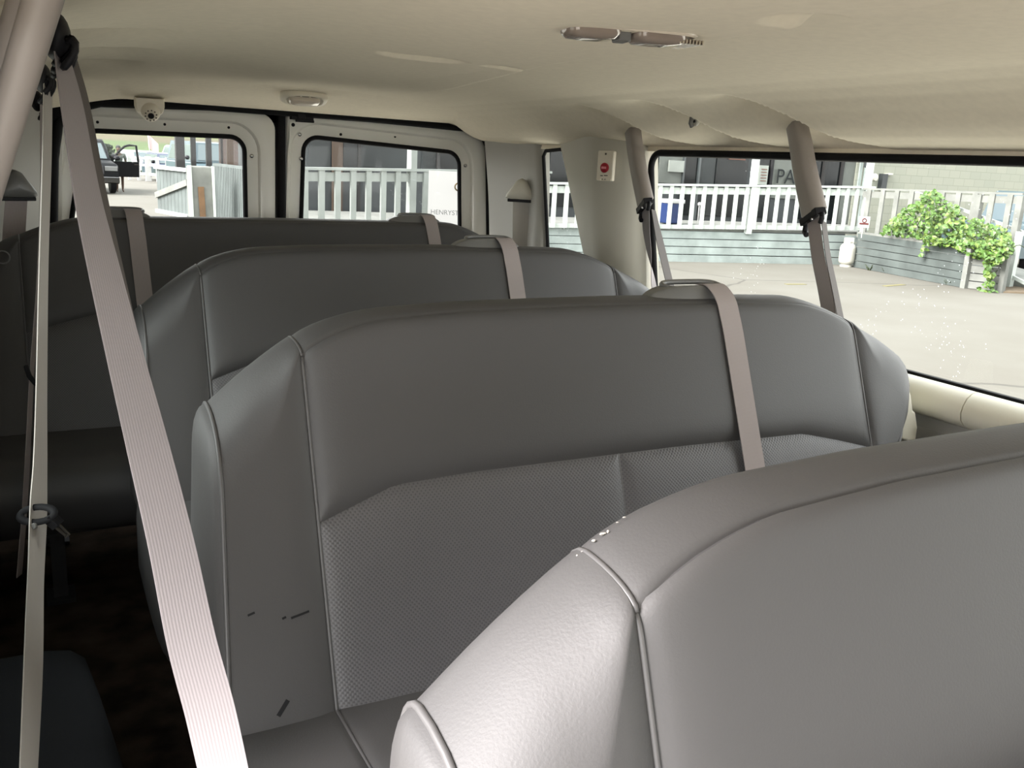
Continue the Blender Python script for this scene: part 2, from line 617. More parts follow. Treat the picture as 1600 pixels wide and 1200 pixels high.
# ceiling: moulded headliner
def head_z(x, y):
    s = min(1.745 - x, x + 0.035)
    if x > 0.86:
        prof = [(0, 1.276), (0.04, 1.282), (0.08, 1.288), (0.115, 1.297), (0.15, 1.313), (0.20, 1.342), (0.25, 1.366), (0.30, 1.382), (0.36, 1.392), (0.5, 1.400), (0.9, 1.410)]
    else:
        prof = [(0, 1.298), (0.03, 1.322), (0.06, 1.340), (0.10, 1.354), (0.16, 1.368), (0.24, 1.381), (0.33, 1.390), (0.5, 1.400), (0.9, 1.410)]
    z = interp(prof, s)
    # hanging middle duct panel with a crisp right-hand edge
    xr = interp([(-1, 0.70), (0.2, 0.82), (0.78, 0.885), (1.56, 0.90), (2.6, 1.07), (3, 1.14)], y)
    f = ss(y, 3.0, 2.2)
    z -= 0.024 * f * ss(xr - x, -0.014, 0.014) * ss(x, 0.35, 0.62)
    # oval depressions of the duct outlets
    for cx, cy, ax, ay, dep in ((0.668, 1.635, 0.100, 0.034, 0.018), (0.865, 1.685, 0.06, 0.018, 0.013), (0.845, 0.86, 0.058, 0.05, 0.014), (0.30, 1.60, 0.02, 0.012, 0.002)):
        ca, sa = math.cos(0.28), math.sin(0.28)
        dx, dy = (x - cx) * ca + (y - cy) * sa, -(x - cx) * sa + (y - cy) * ca
        q = (dx / ax) ** 2 + (dy / ay) ** 2
        if q < 1.6:
            z += dep * ss(q, 1.15, 0.55)
    # scoops for the belt guides and the coat hook along both sides
    if s < 0.34:
        for ya, D in ((2.30, 0.07), (1.98, 0.07), (1.64, 0.07)):
            e = y - (ya - (0.22 - s) * 0.85)
            if -0.05 < e < 0.5:
                z += D * ss(e, -0.018, 0.018) * math.exp(-(e / 0.14) ** 2) * ss(s, 0.0, 0.06) * ss(s, 0.31, 0.19)
    # rear: crisp fold, then down to the door header
    yr = 3.0
    if y > yr - 0.05:
        zr = 1.414 - max(0.0, y - yr) * 0.155
        zr = min(zr, interp([(0.05, 1.29), (0.24, 1.335), (0.37, 1.357), (0.9, 1.362), (1.55, 1.345), (1.64, 1.325), (1.75, 1.29)], x) + (3.44 - y) * 0.17)
        z = min(z, zr)
    return z


mb = MB()
nx, ny = 220, 520
xs = [-0.035 + 1.78 * i / nx for i in range(nx + 1)]
ys = [-1.5 + 4.94 * i / ny for i in range(ny + 1)]
mb.grid(lambda x, y: (x, y, head_z(x, y)), xs, ys)
# turned edges and the roof skin above
mb.grid(lambda a, y: (1.745 + 0.03 * a, y, head_z(1.745, y) + 0.03 * a), [0, 1], ys[::8])
mb.grid(lambda a, y: (-0.035 - 0.03 * a, y, head_z(-0.035, y) + 0.03 * a), [0, 1], ys[::8])
mb.grid(lambda x, a: (x, 3.44 + 0.01 * a, head_z(x, 3.44) + 0.03 * a), xs[::4], [0, 1])
ceil = mb.build('ceiling', 'headliner', smooth=60)
tag(ceil, 'moulded beige fabric headliner of the van', 'ceiling', kind='structure')
mb = MB()
mb.grid(lambda x, y: (x, y, 1.50 - 0.10 * ((x - XC) / 0.85) ** 4), [-0.08 + 1.90 * i / 20 for i in range(21)], [-1.5, 3.6])
roof = mb.build('roof_skin', 'paint', ceil, smooth=60)

# right-hand (driver side) wall: lower panel, header strip, pillar trims
wall_r = thing('wall_right', 'driver side wall of the van with grey and cream trim', 'wall', (1.8, 1.0, 0), kind='structure')
mb = MB()
prof = [(1.80, 0.70), (1.792, 0.66), (1.79, 0.60), (1.80, 0.3), (1.82, 0.0), (1.86, 0.0), (1.86, 0.76), (1.82, 0.76)]
mb.rings([[(x, y, z) for x, z in prof] for y in (-1.5, 0.0, 1.0, 2.0, 3.5)])
mb.build('lower_panel', 'trimdark', wall_r)
mb = MB()
mb.rings([[(x, y, z) for x, z in ((1.738, 1.262), (1.742, 1.285), (1.80, 1.34), (1.80, 1.262))] for y in (-1.5, 1.0, 2.4, 3.45)])
mb.build('header_strip', 'headliner', wall_r)


def ledge(name, y0, y1, label):
    mb = MB()
    pr = [(1.797, 0.772), (1.780, 0.776), (1.765, 0.773), (1.750, 0.763), (1.741, 0.748), (1.738, 0.732), (1.742, 0.716), (1.755, 0.702), (1.785, 0.69), (1.80, 0.69)]
    mb.rings([[(x, y, z) for x, z in pr] for y in (y0, y0 + 0.002, (y0 + y1) / 2, y1 - 0.002, y1)])
    return tag(mb.build(name, 'cream', smooth=50), label, 'trim', kind='structure')


ledge('trim_1', 1.178, 2.42, 'cream window ledge trim beside the second bench, behind the seam')
ledge('trim_2', -1.4, 1.175, 'cream window ledge trim at the right edge, in front of the seam')

# pillar trim between the side windows
def pillar_pt(a, z):
    y = lerp(2.385, 2.915 - (1.30 - z) * 0.36, a)
    lean = (1.32 - z) * 0.03
    b = 0.088 * math.sin(math.pi * min(1.0, a) ** 0.62)
    b = max(b, 0)
    ridge = 0.012 * math.exp(-((a - 0.34) / 0.16) ** 2)
    x = xglass(z) - 0.012 - b - ridge
    yy = y
    return (x, yy, z)


mb = MB()
mb.grid(pillar_pt, [i / 36 for i in range(37)], [0.4 + 0.92 * j / 30 for j in range(31)])
mb.grid(lambda a, z: (pillar_pt(0, z)[0] + 0.05 * a, 2.385, z), [0, 1], [0.4 + 0.92 * j / 30 for j in range(31)])
mb.grid(lambda a, z: (pillar_pt(1, z)[0] + 0.06 * a, pillar_pt(1, z)[1], z), [0, 1], [0.4 + 0.92 * j / 30 for j in range(31)])
mb.build('pillar_trim', 'trim', wall_r, smooth=60)

# rear corner pillar
def dpillar_pt(a, z, m=1):
    pts = [(0.0, 1.785, 3.055), (0.07, 1.765, 3.058), (0.16, 1.752, 3.085), (0.3, 1.755, 3.15), (0.55, 1.762, 3.24), (0.8, 1.742, 3.33), (1.0, 1.712, 3.43)]
    x = interp([(p[0], p[1]) for p in pts], a)
    y = interp([(p[0], p[2]) for p in pts], a)
    x -= (z - 0.95) * 0.05 * ss(z, 0.9, 1.3) + 0.012 * ss(a, 0.0, 0.2)
    x += (1.18 - z) * 0.08 * a * 0.8
    return (x, y, z)


mb = MB()
mb.grid(dpillar_pt, [i / 30 for i in range(31)], [0.3 + 1.03 * j / 24 for j in range(25)])
mb.grid(lambda a, z: (lerp(dpillar_pt(1, z)[0], 1.84, a), lerp(3.43, 3.56, a), z), [0, 1], [0.3 + 1.03 * j / 24 for j in range(25)])
mb.build('rear_corner_trim', 'trimdark', wall_r, smooth=60)
# body skin behind the trims and above the glass so no daylight leaks
mb = MB()
mb.box((1.83, 2.62, 0.95), (0.03, 0.30, 0.9))
mb.box((1.86, 3.42, 0.75), (0.03, 0.30, 1.5))
mb.box((1.80, 1.0, 1.36), (0.03, 5.0, 0.17))
mb.build('body_skin', 'paint', wall_r)

# big side window
win1 = thing('window_1', 'long driver side window with a black rubber surround', 'window', (1.78, 1.0, 0.77), kind='structure')
mb = MB()
mb.grid(lambda y, z: (xglass(z) + 0.004, y, z), [-1.5, 0, 1.2, 2.38], [0.77, 1.0, 1.265])
mb.build('pane', 'glass', win1)
path = []
for k in range(9):
    t = math.pi / 2 * k / 8
    path.append((2.315 + 0.05 * math.sin(t), 1.207 + 0.05 * math.cos(t)))
pp = [(-1.4, 1.258), (0.5, 1.258), (1.5, 1.257)] + path + [(2.36, 1.0), (2.345, 0.78)]
mb = MB()
mb.tube([(xglass(z) - 0.004, y, z) for y, z in pp], 0.0105, 8)
mb.build('rubber_surround', 'rubber', win1, smooth=80)
mb = MB()
mb.bar((1.795, -1.4, 0.777), (1.795, 2.36, 0.777), 0.012, 0.008)
mb.build('lower_seal', 'rubber', win1)

# narrow rear side window
win2 = thing('window_2', 'narrow rear quarter window between the two grey pillars', 'window', (1.78, 2.95, 0.8), kind='structure')
mb = MB()
mb.grid(lambda y, z: (xglass(z) + 0.006, y, z), [2.70, 2.9, 3.06], [0.60, 1.0, 1.265])
mb.build('pane', 'glass', win2)
mb = MB()
mb.tube([(xglass(z) - 0.002, y, z) for y, z in ((2.70, 1.262), (2.9, 1.262), (3.03, 1.255), (3.05, 1.235), (3.048, 1.1), (3.045, 0.8), (3.04, 0.6))], 0.007, 8)
mb.build('rubber_surround', 'rubber', win2, smooth=80)

# left-hand (passenger side) wall, seen edge-on
def xleft(z):
    return interp([(0, -0.15), (0.6, -0.15), (0.9, -0.125), (1.1, -0.095), (1.22, -0.075), (1.29, -0.05), (1.33, -0.045)], z)


wall_l = thing('wall_left', 'dark passenger side wall of the van at the left edge', 'wall', (-0.15, 2.0, 0), kind='structure')
mb = MB()
zs = [0, 0.3, 0.6, 0.72]
mb.grid(lambda y, z: (xleft(z), y, z), [0.90, 2.0, 3.55], zs)
mb.grid(lambda y, z: (xleft(z), y, z), [0.90, 2.0, 3.55], [1.235, 1.26, 1.29, 1.33])
for y0, y1 in ((0.90, 1.25), (2.05, 3.55)):
    mb.grid(lambda y, z: (xleft(z), y, z), [y0, y1], [0.72, 0.9, 1.0, 1.1, 1.2, 1.235])
mb.build('side_panel', 'trimdark', wall_l, smooth=60)
for i, (y0, y1) in enumerate(((1.25, 2.05),)):
    mb = MB()
    mb.grid(lambda y, z: (xleft(z) - 0.005, y, z), [y0, y1], [0.72, 0.9, 1.0, 1.1, 1.2, 1.235])
    tag(mb.build('window_%d' % (3 + i), 'glasstint'), 'tinted passenger side window beside the second bench', 'window', kind='structure')


def ldp(a, z):
    x0, y0 = -0.145 + 0.0 * z, 3.08
    x1, y1 = 0.062, 3.43
    x = lerp(x0, x1, a) + 0.02 * math.sin(math.pi * a)
    x += (z - 1.2) * 0.12 * (1 - a * 0.5)
    return (x - 0.012 * math.sin(math.pi * a), lerp(y0, y1, a), z)


mb = MB()
mb.grid(ldp, [i / 14 for i in range(15)], [0.3 + 1.0 * j / 20 for j in range(21)])
mb.grid(lambda a, z: (lerp(ldp(1, z)[0], -0.05, a), lerp(3.43, 3.58, a), z), [0, 1], [0.3, 0.8, 1.3])
mb.build('rear_corner_trim', 'trimdark', wall_l, smooth=60)

# door pillar trim in the left foreground
p0, p1 = ud(76, -30, 0.80), ud(-8, 250, 0.86)
ex = (p1 - p0)
pts = [p0 - ex * 0.25, p0, p0 + ex * 0.5, p1, p1 + ex * 0.9]
mb = MB()
mb.tube(pts, [0.017, 0.0165, 0.016, 0.0155, 0.015], 14)
mb.tube([q - AX_R * 0.028 + AX_F * 0.02 for q in pts], 0.016, 10)
tag(mb.build('trim_3', 'boot', smooth=80), 'smooth taupe door pillar trim slanting across the top left corner', 'trim', kind='structure')
q0, q1 = ud(47, 128, 0.97), ud(-2, 290, 0.98)
mb = MB()
mb.tube([q0 - (q1 - q0) * 0.4, q0, q1, q1 + (q1 - q0)], 0.006, 8)
tag(mb.build('trim_4', 'trim', smooth=80), 'thin pale edge strip beside the taupe door pillar trim', 'trim', kind='structure')

# ------------------------------------------------------------------ rear doors
def rrect(c, n=7):
    """rounded quad: c = [(x,z,r) x4] in order; returns loop of (x,z)"""
    out = []
    for i in range(4):
        p = Vector(c[i][:2])
        a = Vector(c[i - 1][:2]) - p
        b = Vector(c[(i + 1) % 4][:2]) - p
        a.normalize()
        b.normalize()
        r = c[i][2]
        ang = a.angle(b)
        d = r / math.tan(ang / 2)
        p0, p1 = p + a * d, p + b * d
        ctr = p + (a + b).normalized() * (r / math.sin(ang / 2))
        a0 = math.atan2((p0 - ctr).y, (p0 - ctr).x)
        a1 = math.atan2((p1 - ctr).y, (p1 - ctr).x)
        da = (a1 - a0 + math.pi) % (2 * math.pi) - math.pi
        for k in range(n + 1):
            t = a0 + da * k / n
            out.append((ctr.x + r * math.cos(t), ctr.y + r * math.sin(t)))
    return out


def offset_quad(c, d, dr=None):
    out = []
    for i in range(4):
        p = Vector(c[i][:2])
        a = (Vector(c[i - 1][:2]) - p).normalized()
        b = (Vector(c[(i + 1) % 4][:2]) - p).normalized()
        s = math.sin(a.angle(b))
        q = p - (a + b) * (d / s)
        out.append((q.x, q.y, max(0.005, c[i][2] + (d if dr is None else dr))))
    return out


YD = 3.5


def rear_door(name, label, outer, win, holes, screws):
    root = thing(name, label, 'door', (sum(p[0] for p in outer) / 4, YD, 0.1), kind='structure')
    mb = MB()
    loops = []
    L0 = rrect(outer)
    for c, dy in ((outer, 0.035), (outer, 0.004), (offset_quad(outer, -0.006), 0.0), (offset_quad(win, 0.062), 0.0), (offset_quad(win, 0.052), 0.004),
                  (offset_quad(win, 0.044), 0.018), (offset_quad(win, 0.006), 0.022), (win, 0.026), (win, 0.05)):
        loops.append([(x, YD + dy, z) for x, z in rrect(c)])
    mb.rings(loops, caps=False)
    mb.build('door_panel', 'paint', root, smooth=35)
    mb = MB()
    mb.tube([(x, YD + 0.024, z) for x, z in rrect(offset_quad(win, -0.003))], 0.009, 8, loop=True)
    mb.build('window_seal', 'rubber', root, smooth=80)
    mb = MB()
    mb.add([(x, YD + 0.04, z) for x, z in rrect(win)], [tuple(range(len(rrect(win))))])
    mb.build('pane', 'glassrear', root)
    for x, z in holes:
        mb = MB()
        mb.disc((x, YD + 0.022, z), (0, -1, 0), 0.0055, 0.003, 12)
        mb.build('plug', 'rubber', root)
    for x, z in screws:
        mb = MB()
        mb.disc((x, YD + 0.020, z), (0, -1, 0), 0.008, 0.006, 12, dome=0.3)
        mb.build('screw', 'steel', root, smooth=60)
    return root


def dxz(u, v, y=YD):
    p = at(u, v, y=y)
    return (p.x, p.z)


wl_ = [(*dxz(131, 202), 0.055), (*dxz(385, 213), 0.055), (0.731, 0.62, 0.05), (0.070, 0.62, 0.05)]
wr_ = [(*dxz(476, 211), 0.06), (*dxz(722, 238), 0.06), (1.640, 0.62, 0.05), (0.925, 0.62, 0.05)]
od_l = [(0.120, 1.330, 0.085), (0.838, 1.335, 0.06), (0.828, 0.12, 0.03), (0.045, 0.12, 0.03)]
od_r = [(0.884, 1.335, 0.012), (1.712, 1.330, 0.085), (1.790, 0.12, 0.03), (0.872, 0.12, 0.03)]
d1 = rear_door('door_1', 'left rear cargo door painted grey with a window and dark plugs', od_l, wl_,
               [dxz(153, 190.5), dxz(258.5, 194), dxz(359, 199)], [dxz(109, 232), dxz(395, 244)])
d2 = rear_door('door_2', 'right rear cargo door painted grey with a black latch on top', od_r, wr_,
               [dxz(535, 210), dxz(620, 213.5), dxz(703, 220)], [dxz(472, 248), dxz(730, 259), dxz(470, 210)])
mb = MB()
lp = at(470, 183, y=YD)
mb.box((lp.x, YD - 0.012, lp.z), (0.085, 0.03, 0.022))
mb.box((lp.x + 0.01, YD - 0.02, lp.z - 0.014), (0.07, 0.012, 0.010))
mb.box((lp.x - 0.005, YD - 0.028, lp.z + 0.003), (0.03, 0.012, 0.02))
mb.build('latch', 'black', d2, bevel=0.002)
mb = MB()
hp = at(458, 195, y=YD)
mb.disc((hp.x, YD + 0.001, hp.z), (0, -1, 0), 0.007, 0.003)
mb.build('plug', 'rubber', d2)

wall_b = thing('wall_rear', 'black weatherstrip and body opening around the rear doors', 'wall', (XC, 3.55, 0), kind='structure')
mb = MB()   # back plate round the doors (four bands)
mb.box((XC, 3.555, 1.40), (1.95, 0.02, 0.19))
mb.box((0.857, 3.555, 0.7), (0.075, 0.02, 1.4))
mb.prism([(-0.2, 3.545, 0), (0.095, 3.545, 0), (0.095, 3.545, 0.9), (0.16, 3.545, 1.32), (0.10, 3.545, 1.45), (-0.2, 3.545, 1.45)], (0, 0.02, 0))
mb.prism([(1.9, 3.545, 0), (1.74, 3.545, 0), (1.74, 3.545, 0.9), (1.66, 3.545, 1.32), (1.72, 3.545, 1.45), (1.9, 3.545, 1.45)], (0, 0.02, 0))
mb.box((XC, 3.555, 0.05), (1.95, 0.02, 0.2))
mb.build('opening_frame', 'void', wall_b)
mb = MB()
mb.tube([(0.02, 3.475, 0.1), (0.070, 3.475, 0.9), (0.088, 3.475, 1.15), (0.108, 3.475, 1.25), (0.165, 3.475, 1.305), (0.24, 3.475, 1.33), (0.6, 3.48, 1.345), (1.2, 3.48, 1.345), (1.60, 3.475, 1.335),
         (1.69, 3.475, 1.305), (1.735, 3.475, 1.24), (1.757, 3.475, 1.1), (1.785, 3.475, 0.8), (1.83, 3.475, 0.1)], 0.016, 8)
mb.build('weatherstrip', 'rubber', wall_b, smooth=80)
mb = MB()
mb.tube([(0.861, 3.505, 1.34), (0.860, 3.505, 1.0), (0.852, 3.505, 0.1)], 0.017, 8)
mb.build('centre_weatherstrip', 'rubber', wall_b, smooth=80)

# front end of the cabin behind the viewpoint: dash panel under the windshield and the front passenger door
wall_f = thing('wall_front', 'dark dash panel and front passenger door at the front of the van', 'wall', (XC, -1.5, 0), kind='structure')
mb = MB()
mb.box((XC, -1.52, 0.50), (2.0, 0.04, 1.16))
mb.build('dash_panel', 'trimdark', wall_f)
mb = MB()
mb.box((-0.15, -1.02, 0.36), (0.05, 0.95, 0.95))
mb.build('door_panel', 'trimdark', wall_f)

# ================================================================== THE BENCHES
LEAN = 0.38


def build_bench(label, y0, P):
    root = thing('bench_seat', label, 'bench seat', (0.5 * (P['xl'] + P['xr']), y0, 0), 'grey vinyl bench seats in the van')
    xl, xr, sl, sr = P['xl'], P['xr'], P['sl'], P['sr']
    Hpts, zin, zt = P['H'], P['zin'], P['zt']
    cz0 = P.get('cush', 0.0)

    def H(x):
        return interp(Hpts, x)

    # soften the outline
    def Hs(x):
        e = 0.018
        return sum(H(x + e * k / 3) for k in range(-3, 4)) / 7 if xl + e < x < xr - e else H(x)

    def edge(x, z):
        if x < sl:
            return x - (sl - x) / (sl - xl) * 0.055 * (P['zl'] - z)
        if x > sr and P.get('cover'):
            return x - (x - sr) / (xr - sr) * min(0.17, 0.95 * max(0, 0.835 - z))
        return x

    cols_ = set()
    x = xl
    while x < xr + 1e-6:
        cols_.add(round(x, 4))
        x += 0.02
    for s in (sl, sr, P['sc']):
        for d in (-0.02, -0.012, -0.007, -0.003, 0, 0.003, 0.007, 0.012, 0.02):
            cols_.add(round(s + d, 4))
    cols_ |= {round(xl, 4), round(xr, 4)}
    cols_ = sorted(c for c in cols_ if xl - 1e-6 <= c <= xr + 1e-6)

    zref = zt + 0.002

    def yf(z):
        return -0.043 - LEAN * (zref - z)

    def zseam(x):
        h = Hs(x)
        w = LEAN * max(0, (zt - h))
        d_ = max(0.0, sl - x, x - sr)
        return h - 0.011 - 0.28 * w - 0.075 * ss(d_, 0.0, 0.06)

    z0 = 0.385 + cz0
    fr_low = [0, 0.05, 0.15, 0.25, 0.35, 0.45, 0.55, 0.65, 0.75, 0.84, 0.90, 0.94, 0.965, 0.982, 0.993, 1]
    fr_up = [0, 0.02, 0.045, 0.08, 0.13, 0.2, 0.3, 0.4, 0.5, 0.6, 0.7, 0.8, 0.87, 0.92, 0.955, 0.978, 0.992, 1]
    NT = 12

    def puff(d, A, L=0.016):
        return A * (1 - math.exp(-max(0, d) / L))

    def section(x):
        h, zs_, zi = Hs(x), zseam(x), interp(zin, x)
        zi = min(zi, zs_ - 0.03)
        dx = min(abs(x - sl), abs(x - sr))
        wing = x < sl or x > sr
        rows = []
        for f in fr_low:
            z = lerp(z0, zi, f)
            y = yf(z)
            dd = min(dx, (zi - z) if not wing else 9)
            if not wing:
                dd = min(dd, abs(x - P['sc']))
                a = puff(dd, 0.008)
            else:
                a = puff(dx, 0.012)
            rows.append((y, z, a))
        nlow = len(rows)
        for f in fr_up[1:] if True else fr_up:
            z = lerp(zi, zs_, f)
            y = yf(z)
            if wing:
                a = puff(dx, 0.012)
            else:
                a = puff(min(dx, z - zi), 0.013) - 0.0075 * math.exp(-(zs_ - z) / 0.005)
            rows.append((y, z, a))
        nup = len(rows)
        ya, yb, yc = yf(zs_), 0.022, -0.004
        t0 = 0.2
        for _ in range(4):
            hh = (h - zs_) / (1 - math.sin(t0))
            rr = (yc - ya) / math.cos(t0)
            t0 = math.atan(LEAN * hh / rr)
        for t in [t0 + (math.pi / 2 - t0) * q for q in (0.03, 0.08, 0.16, 0.3, 0.45, 0.6, 0.75, 0.88, 1.0)] + [math.pi / 2 + math.pi / 2 * q for q in (0.2, 0.4, 0.6, 0.8, 1.0)]:
            c, s_ = math.cos(t), math.sin(t)
            if t <= math.pi / 2 + 1e-6:
                yy, zz = yc - rr * c, h - hh * (1 - s_)
            else:
                yy, zz = yc - (yb - yc) * c, h - 0.035 * (1 - s_)
            a = puff(dx, 0.012) * math.cos(min(1.0, (t - t0) / (math.pi / 2 - t0)) * math.pi / 2) if wing else -0.004 * math.exp(-dx / 0.008)
            if not wing and t < t0 + 0.16:
                a -= 0.002
            rows.append((yy, zz, a))
        ntop = len(rows)
        for f in (0.15, 0.4, 0.7, 1.0):
            rows.append((0.022 + 0.01 * f, lerp(h - 0.035, 0.36 + cz0, f), 0.0))
        return rows, nlow, nup, ntop

    nfy, nfz = -1 / math.hypot(1, LEAN), LEAN / math.hypot(1, LEAN)
    sec, pts = {}, {}
    for x in cols_:
        rows, nlow, nup, ntop = section(x)
        sec[x] = rows
        pts[x] = []
        for i, (y, z, a) in enumerate(rows):
            if i < nup or (i < nup + 9 and (x < sl or x > sr)):
                y, z = y + nfy * a, z + nfz * a
            else:
                z += a
            pts[x].append(Vector((edge(x, z), y0 + y, z)))

    def region(i0, i1, xa, xb):
        mb = MB()
        cs = [c for c in cols_ if xa - 1e-6 <= c <= xb + 1e-6]
        mb.grid(lambda c, i: pts[c][i], cs, list(range(i0, i1)))
        return mb
    sl_, sr_, sc_ = round(sl, 4), round(sr, 4), round(P['sc'], 4)
    # shell: back face plus bottom
    mb = region(ntop - 1, ntop + 4, xl, xr)
    shell = mb.build('backrest', 'leather', root, smooth=60)
    region(nup - 1, ntop, sl_, sr_).build('top_strip', 'leather', shell, smooth=60)
    region(nlow - 1, nup, sl_, sr_).build('upper_panel', 'leather', shell, smooth=60)
    tag(region(0, nlow, sl_, sc_).build('insert_panel', 'perf', shell, smooth=60), 'perforated vinyl insert')
    tag(region(0, nlow, sc_, sr_).build('insert_panel', 'perf', shell, smooth=60), 'perforated vinyl insert')
    region(0, ntop, xl, sl_).build('side_bolster', 'leather', shell, smooth=60)
    region(0, ntop, sr_, xr).build('side_bolster', 'leather', shell, smooth=60)
    # end caps
    for xe, sg in ((cols_[0], -1), (cols_[-1], 1)):
        ring = pts[xe]
        lo, hi = 0.30 + cz0, max(p.z for p in ring)
        mb = MB()

        def mid(p):
            # spine of the section at that height
            f = min(1, max(0, (p.z - lo) / (hi - lo)))
            zc = lerp(lo + 0.10, hi - 0.05, f)
            ys_ = (yf(min(zc, zref)) + 0.028) / 2
            return Vector((edge(xe, zc), y0 + ys_, zc))
        rings = []
        for s in (1.0, 0.93, 0.82, 0.65, 0.4, 0.1):
            rings.append([mid(p).lerp(p, s) + Vector(((-0.024 if sg < 0 else 0.006) * math.sqrt(max(0, 1 - s * s)), 0, 0)) for p in ring])
        mb.rings(rings)
        mb.build('end_cap', 'leather', shell, smooth=60)
        mb = MB()
        mb.tube([p + Vector((sg * 0.001, 0, 0)) for p in ring[:ntop + 2]], 0.0035, 6)
        mb.build('piping', 'piping', shell, smooth=80)
    # piping along the two long seams and over the top
    for s in (sl_, sr_):
        mb = MB()
        q = pts[s][:ntop + 1]
        mb.tube([p + Vector((0, -0.0005, 0.0015)) for p in q], 0.0028, 6)
        mb.build('piping', 'piping', shell, smooth=80)
    mb = MB()
    mb.tube([p + Vector((0, 0.001, 0)) for p in pts[sc_][:nlow]], 0.0022, 6)
    mb.build('piping', 'piping', shell, smooth=80)

    # cushion
    yb_ = -0.043 - LEAN * (zref - 0.44 - cz0) - 0.004
    nose = P.get('nose', -0.66)
    prof = [(yb_ + 0.10, 0.27), (yb_ + 0.10, 0.40), (yb_ + 0.05, 0.435), (yb_, 0.440), (-0.40, 0.448), (-0.50, 0.455), (-0.57, 0.455), (nose + 0.04, 0.440),
            (nose + 0.012, 0.415), (nose, 0.375), (nose + 0.008, 0.33), (nose + 0.03, 0.285), (nose + 0.08, 0.255), (-0.45, 0.25), (-0.3, 0.255)]
    n3 = []
    cl = spline([(0, y, z) for y, z in prof] + [(0, *prof[0])], 4)[:-1]
    cs = sorted({round(xl + (xr - xl) * k / 40, 4) for k in range(41)} | {round(s + d, 4) for s in (sl, sr, P['sc']) for d in (-0.015, -0.006, 0, 0.006, 0.015)})
    xe0, xe1 = xl - 0.035, xr - (0.09 if P.get('cover') else 0.0)
    cs = [c for c in cs if xe0 < c < xe1]
    cs = [xe0] + cs + [xe1]
    cen = Vector((0, -0.42, 0.35 + cz0))

    def ringat(x, s=1.0, off=0.0):
        dx = min(abs(x - sl), abs(x - sr), abs(x - P['sc']) if True else 9)
        r = []
        for p in cl:
            v = Vector((0, p.y, p.z + cz0))
            d = (v - cen)
            g = -0.007 * math.exp(-dx / 0.006)
            v = cen + d * s + d.normalized() * g
            r.append(Vector((x + off, y0 + v.y, v.z)))
        return r
    mb = MB()
    mb.rings([ringat(c) for c in cs], caps=False)
    cu = mb.build('cushion', 'leather', root, smooth=60)
    for xe, sg in ((xe0, -1), (xe1, 1)):
        mb = MB()
        mb.rings([ringat(xe, s, sg * 0.022 * math.sqrt(max(0, 1 - s * s))) for s in (1, 0.93, 0.8, 0.6, 0.3, 0.05)])
        mb.build('end_cap', 'leather', cu, smooth=60)
        mb = MB()
        mb.tube(ringat(xe), 0.0032, 6, loop=True)
        mb.build('piping', 'piping', cu, smooth=80)
    for s in (sl, sr):
        mb = MB()
        rr = ringat(s)
        mb.tube(rr[10:36], 0.003, 6)
        mb.build('piping', 'piping', cu, smooth=80)

    # belt guides on top, belts down the front
    for gx in P['guides']:
        hz = Hs(gx)
        cy = y0 - 0.006
        mb = MB()

        def dome(a, b):
            # a along x -1..1, b along y -1..1
            k = max(0.0, 1 - abs(a) ** 2.6) ** 0.5
            x_ = gx + a * 0.105
            w = 0.014 + 0.020 * k
            y_ = cy + b * w
            z_ = hz - 0.014 + (0.034 * k) * (1 - max(0, (abs(b) - 0.45) / 0.55) ** 2) - (0.016 * (-b - 0.45) if b < -0.45 else 0)
            if abs(a - 0.12) < 0.58 and -0.30 < b < 0.62:
                z_ -= 0.016
            return (x_, y_, z_)
        mb.grid(dome, [-1 + i / 22 for i in range(45)], [-1 + i / 12 for i in range(25)])
        gd = mb.build('belt_guide', 'guide', root, smooth=70)
        mb = MB()
        rp = []
        for k in range(28):
            t = 2 * math.pi * k / 28
            c, s_ = math.cos(t), math.sin(t)
            rp.append((gx + 0.012 + 0.066 * math.copysign(abs(c) ** 0.5, c), cy + 0.005 + 0.022 * math.copysign(abs(s_) ** 0.7, s_), hz + 0.016 + 0.005 * s_))
        mb.tube(rp, 0.0055, 8, loop=True)
        mb.build('rim', 'guide', gd, smooth=80)
        mb = MB()
        mb.box((gx + 0.012, cy + 0.014, hz + 0.0105), (0.110, 0.018, 0.004))
        mb.build('slot', 'void', gd)
        bx = gx + 0.045
        fr = section(bx)[0]
        P3 = [Vector((bx - 0.004, cy + 0.016, hz + 0.013)), Vector((bx, cy - 0.012, hz + 0.0215)), Vector((bx + 0.002, cy - 0.033, hz + 0.014)), Vector((bx + 0.003, y0 + yf(hz - 0.008) - 0.012, hz - 0.004)), Vector((bx + 0.004, y0 + yf(hz - 0.03) - 0.016, hz - 0.028))]
        for z in (hz - 0.07, hz - 0.13, hz - 0.2, hz - 0.27, hz - 0.34, hz - 0.42, hz - 0.50, hz - 0.545):
            off = 0.017
            P3.append(Vector((bx + 0.004 + (hz - z) * 0.03, y0 + yf(z) + nfy * off, z + nfz * off)))
        ribbon('shoulder_belt', P3, [Vector((1, 0, 0))] * len(P3), 0.047, 'web', root, n=5)

    # understructure
    mb = MB()
    for yy in (-0.12, -0.52):
        mb.bar((xl + 0.06, y0 + yy, 0.235 + cz0 * 0.7), (xr - 0.06, y0 + yy, 0.235 + cz0 * 0.7), 0.04, 0.03)
    for xx in (xl + 0.14, xr - 0.14):
        mb.bar((xx, y0 - 0.56, 0.235 + cz0 * 0.7), (xx, y0 - 0.05, 0.235 + cz0 * 0.7), 0.03, 0.03)
    mb.build('seat_frame', 'darksteel', root)
